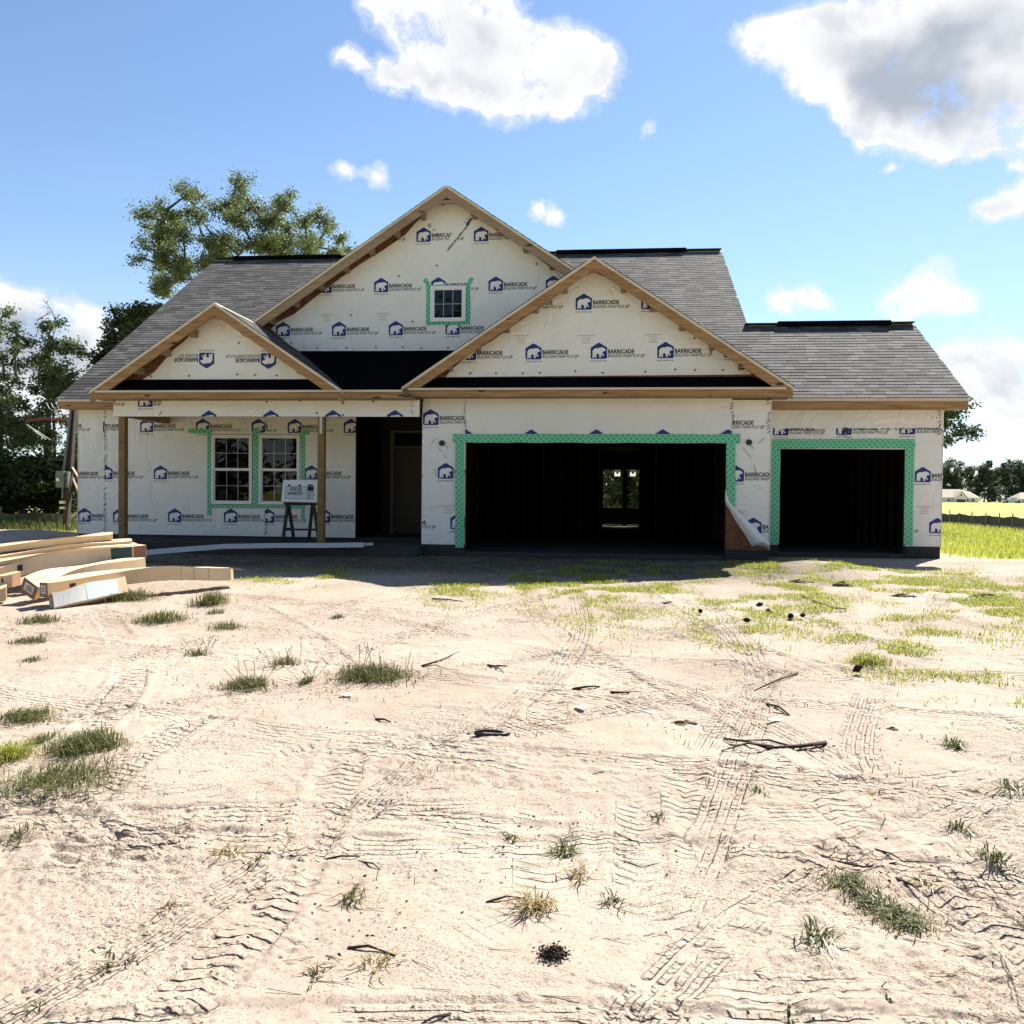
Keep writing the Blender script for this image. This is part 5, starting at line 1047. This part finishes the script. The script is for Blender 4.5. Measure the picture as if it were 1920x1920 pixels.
for a, b, c, d in ((.1, .12, .9, .135), (.1, .685, .9, .7), (.1, .12, .108, .7), (.892, .12, .9, .7), (.72, .5, .9, .7), (.72, .12, .726, .5), (.15, .71, .23, .78), (.45, .71, .53, .78), (.73, .72, .87, .79)): ln(a, b, c, d)
r_ = random.Random(4)
for i in range(8): ln(.745, .16+i*.04, .745+r_.uniform(.06, .13), .175+i*.04)
for cx, cy in ((.28, .56), (.38, .57), (.5, .56), (.4, .37), (.52, .38)):
    for k in range(12):
        a = k*math.pi/6; ln(cx+.045*math.cos(a), cy+.08*math.sin(a), cx+.045*math.cos(a)+.018, cy+.08*math.sin(a)+.03)
    ln(cx-.015, cy-.02, cx+.02, cy+.03)
for i in range(5): x = .17+i*.04; ln(x, .3+.03*(i % 2), x+.025, .42)
mb.build('plan_print', 'ink_black', bd)
# ------------------------------------------------------------------ temporary service post
YT = 24.0
sp = empty('service_post', U(123, 992, YT), 'leaning wooden service post with conduit and grey meter box beside the house', 'utility post')
sp.location.z = gz_(sp.location.x, YT)
MB().bar(U(123, 1000, YT), U(138.5, 762, YT), .15, .15, (0, 1, 0)).build('post', 'old_timber', sp)
c = MB().tube([U(119.5, 886, YT-.12), U(126, 835, YT-.12), U(133.5, 766, YT-.12)], .042, 8).build('conduit', 'metal_grey', sp); MB().tube([U(117.5, 912, YT-.14), U(117, 935, YT-.12)], .025, 8).build('conduit', 'metal_grey', sp)
a, b = U(105, 914, YT-.3), U(120, 883, YT-.3); box = MB().box((a.x, YT-.32, a.z), (b.x, YT-.1, b.z)).build('meter_box', 'metal_grey', sp)
cc = U(110, 899, YT-.33); MB().tube([(cc.x, YT-.32, cc.z), (cc.x, YT-.38, cc.z), (cc.x, YT-.4, cc.z)], [.055, .055, .03], 12).build('meter_dial', 'vinyl_white', box)
a, b = U(120.5, 914, YT-.25), U(127, 884, YT-.25); MB().box((a.x, YT-.25, a.z), (b.x, YT-.1, b.z)).build('breaker_box', 'metal_grey', sp)
for y0, y1 in ((944.5, 939), (954.5, 950)): a, b = U(111, y0, YT-.2), U(119, y1, YT-.2); MB().box((a.x, YT-.2, a.z), (b.x, YT-.09, b.z)).build('tag_plate', 'label_white', sp)
MB().bar(U(133, 874, YT), U(152, 905, YT+.1), .05, .1, (0, 1, 0)).build('brace', 'lumber_grey', sp); MB().bar(U(134, 893, YT+.1), U(152, 935, YT+.2), .05, .09, (0, 1, 0)).build('brace', 'lumber_grey', sp)
MB().tube([U(50, 789, YT), U(75, 786, YT), U(95, 785, YT), U(127, 789.5, YT)], [.03, .034, .034, .03], 8).build('red_arm', 'red_paint', sp)
for pts in ([(50, 796), (68, 810), (86, 824)], [(52, 797), (75, 812), (95, 825)], [(87, 755), (92, 765), (99, 770)], [(96, 756), (100, 764), (105, 769)]): MB().tube([U(x, y, YT-.05) for x, y in pts], .012, 5).build('loose_wire', 'vinyl_white', sp)
MB().tube([U(46, 796, YT), U(54, 782, YT), U(66, 766, YT), U(82, 753, YT), U(96, 748, YT)], .02, 5).build('cable', 'black_plastic', sp)
# ------------------------------------------------------------------ silt fences
def silt(pts, h, m, label, seed, sag=.05):
    r_ = random.Random(seed); P = [UG(*p) for p in pts]; P = [Vector((p.x, p.y, gz_(p.x, p.y))) for p in P]; root = P[0].copy(); e = empty('silt_fence', root, label, 'fence'); Q = []
    for i in range(len(P)-1):
        for t in np.linspace(0, 1, 12, endpoint=False): Q.append(P[i].lerp(P[i+1], t))
    Q.append(P[-1]); vs = []
    for i, p in enumerate(Q):
        hh = h-sag*abs(math.sin(i*.26))+r_.uniform(-.02, .02); w = r_.uniform(-.03, .03)
        vs += [p+Vector((0, w, -.05)), p+Vector((0, -w, hh*.5)), p+Vector((0, w, hh))]
    MB().add(vs, [(3*i+j, 3*(i+1)+j, 3*(i+1)+j+1, 3*i+j+1) for i in range(len(Q)-1) for j in (0, 1)]).build('fabric', m, e, recalc=False)
    for i in range(0, len(Q), 6):
        p = Q[i]; MB().bar(p+Vector((0, .05, -.1)), p+Vector((r_.uniform(-.03, .03), .05, h+r_.uniform(.04, .2))), .035, .035, (0, 1, 0)).build('stake', 'lumber_grey', e)
silt([(1700, 981), (1765, 985), (1800, 988), (1850, 993), (1900, 998), (1990, 1010)], .58, 'silt_black', 'black silt fence sagging along the tall grass right of the house', 1)
silt([(-80, 990), (0, 983), (65, 981), (150, 982)], .42, 'silt_grey', 'grey silt fence before the dark bushes left of the house', 2, .08)
# ------------------------------------------------------------------ far houses and truck
YF = 292.; fz = .34
def farhouse(px0, px1, label, detail=True):
    a, b = U(px0, 940, YF).x, U(px1, 940, YF).x; e = empty('farm_house' if not detail else 'distant_house', ((a+b)/2, YF, fz), label, 'house'); return e, a, b
e, a, b = farhouse(1755, 1839, 'distant white house with tan roof in front of the far wood')
X = lambda px: U(px, 935, YF).x; Zp = lambda py: U(1800, py, YF).z
def fb(nm, m, x0, x1, y0, y1, z0, z1): MB().box((x0, y0, z0), (x1, y1, z1)).build(nm, m, e)
fb('wall', 'far_wall', X(1755), X(1839), YF+1.5, YF+10, fz-.6, Zp(933)); fb('wall', 'far_wall', X(1790), X(1811), YF-.5, YF+1.4, fz-.6, Zp(932))
MB().prism([(X(1790)-.0, YF-.5, Zp(932)), (X(1811), YF-.5, Zp(932)), (X(1800.5), YF-.5, Zp(921.5))], (0, .2, 0)).build('gable_wall', 'far_wall', e)
MB().add([(X(1753), YF+1, Zp(933)), (X(1841), YF+1, Zp(933)), (X(1841), YF+11, Zp(933)), (X(1753), YF+11, Zp(933)), (X(1780), YF+6, Zp(917)), (X(1812), YF+6, Zp(917)), (X(1833), YF+6, Zp(921.5))], [(0, 1, 6, 5, 4), (0, 4, 3), (1, 2, 6), (2, 3, 4, 5, 6)]).build('roof', 'far_roof', e)
MB().add([(X(1788.5), YF-1, Zp(933)), (X(1800.5), YF-1, Zp(920.6)), (X(1812.5), YF-1, Zp(933)), (X(1788.5), YF+5, Zp(933)), (X(1800.5), YF+6, Zp(920.6)), (X(1812.5), YF+5, Zp(933))], [(0, 1, 4, 3), (1, 2, 5, 4)]).build('roof', 'far_roof', e)
fb('garage_door', 'far_dark', X(1792.5), X(1809.5), YF-.56, YF-.51, fz-.6, Zp(936)); fb('window', 'far_dark', X(1799.3), X(1802), YF-.56, YF-.51, Zp(930), Zp(926.5))
for p0, p1 in ((1780.5, 1783.5), (1817, 1819.5), (1825.5, 1828), (1829, 1831)): fb('window', 'far_dark', X(p0), X(p1), YF+1.42, YF+1.49, Zp(940), Zp(935))
e, a, b = farhouse(1915, 1945, 'second distant white house half out of view past the parked truck')
fb('wall', 'far_wall', X(1915.5), X(1948), YF+1, YF+9, fz-.6, Zp(934)); MB().add([(X(1914), YF+.5, Zp(934)), (X(1950), YF+.5, Zp(934)), (X(1950), YF+10, Zp(934)), (X(1914), YF+10, Zp(934)), (X(1927), YF+5, Zp(922)), (X(1940), YF+5, Zp(922))], [(0, 1, 5, 4), (0, 4, 3), (1, 2, 5), (2, 3, 4, 5)]).build('roof', 'far_roof', e); fb('window', 'far_dark', X(1919), X(1922), YF+.92, YF+.99, Zp(940), Zp(936))
YK = 270.; e = empty('pickup_truck', (U(1897, 940, YK).x, YK, .3), 'tiny pale pickup parked across the field between the distant houses', 'truck'); xk = e.location.x
MB().box((xk-2.7, YK-.9, .75), (xk+2.7, YK+.9, 1.3)).prism([(xk-.9, YK-.8, 1.3), (xk+1.4, YK-.8, 1.3), (xk+.9, YK-.8, 2.0), (xk-.5, YK-.8, 2.0)], (0, 1.6, 0)).build('body', 'galv', e)
for s in (-1.7, 1.7):
    for t in (-.85, .85): MB().tube([(xk+s, YK+t-.1, .7), (xk+s, YK+t+.1, .7)], .42, 12).build('wheel', 'black_plastic', e)

# ------------------------------------------------------------------ dark clods turned up on the right
simple('clod_soil', (.15, .108, .065), .95, .4, 9, .9, .03)
for i, (px, py, rx, rz, lab) in enumerate([(1500, 1093, 36, .09, 'low brown soil clod with a pale top before the right garage bay'), (1578, 1099, 30, .12, 'tall dark soil clod before the right garage bay'), (1690, 1118, 40, .08, 'flat crumbled clod among the right hand grass'), (1846, 1121, 44, .10, 'long dark clod beside the bright grass on the right'), (1255, 1131, 26, .05, 'small flat dark clod before the big garage opening'), (1285, 1358, 40, .05, 'low clod of roots and soil left of the long forked branch'), (1672, 1370, 24, .05, 'little root clod right of the long forked branch')]):
    c = UG(px, py); R_ = rx/F*c.y*.62; rz *= .6; n, m_ = 18, 8; V = []
    for a in range(m_+1):
        for b in range(n):
            t = a/m_*math.pi/2; ph = 2*math.pi*b/n; k_ = .72+.6*float(vn(np.array([3*math.cos(ph)+i*9.+a*.6]), np.array([3*math.sin(ph)+a*.9]))[0]); V.append((R_*math.cos(t)*math.cos(ph)*k_, R_*.6*math.cos(t)*math.sin(ph)*k_, rz*math.sin(t)*k_-.015))
    f = [(a*n+b, a*n+(b+1) % n, (a+1)*n+(b+1) % n, (a+1)*n+b) for a in range(m_) for b in range(n)]
    o = MB().add(V, f).build('soil_clod', 'clod_soil', None, recalc=False); o.location = (c.x, c.y, gz_(c.x, c.y)); tag(o, lab, 'clod')
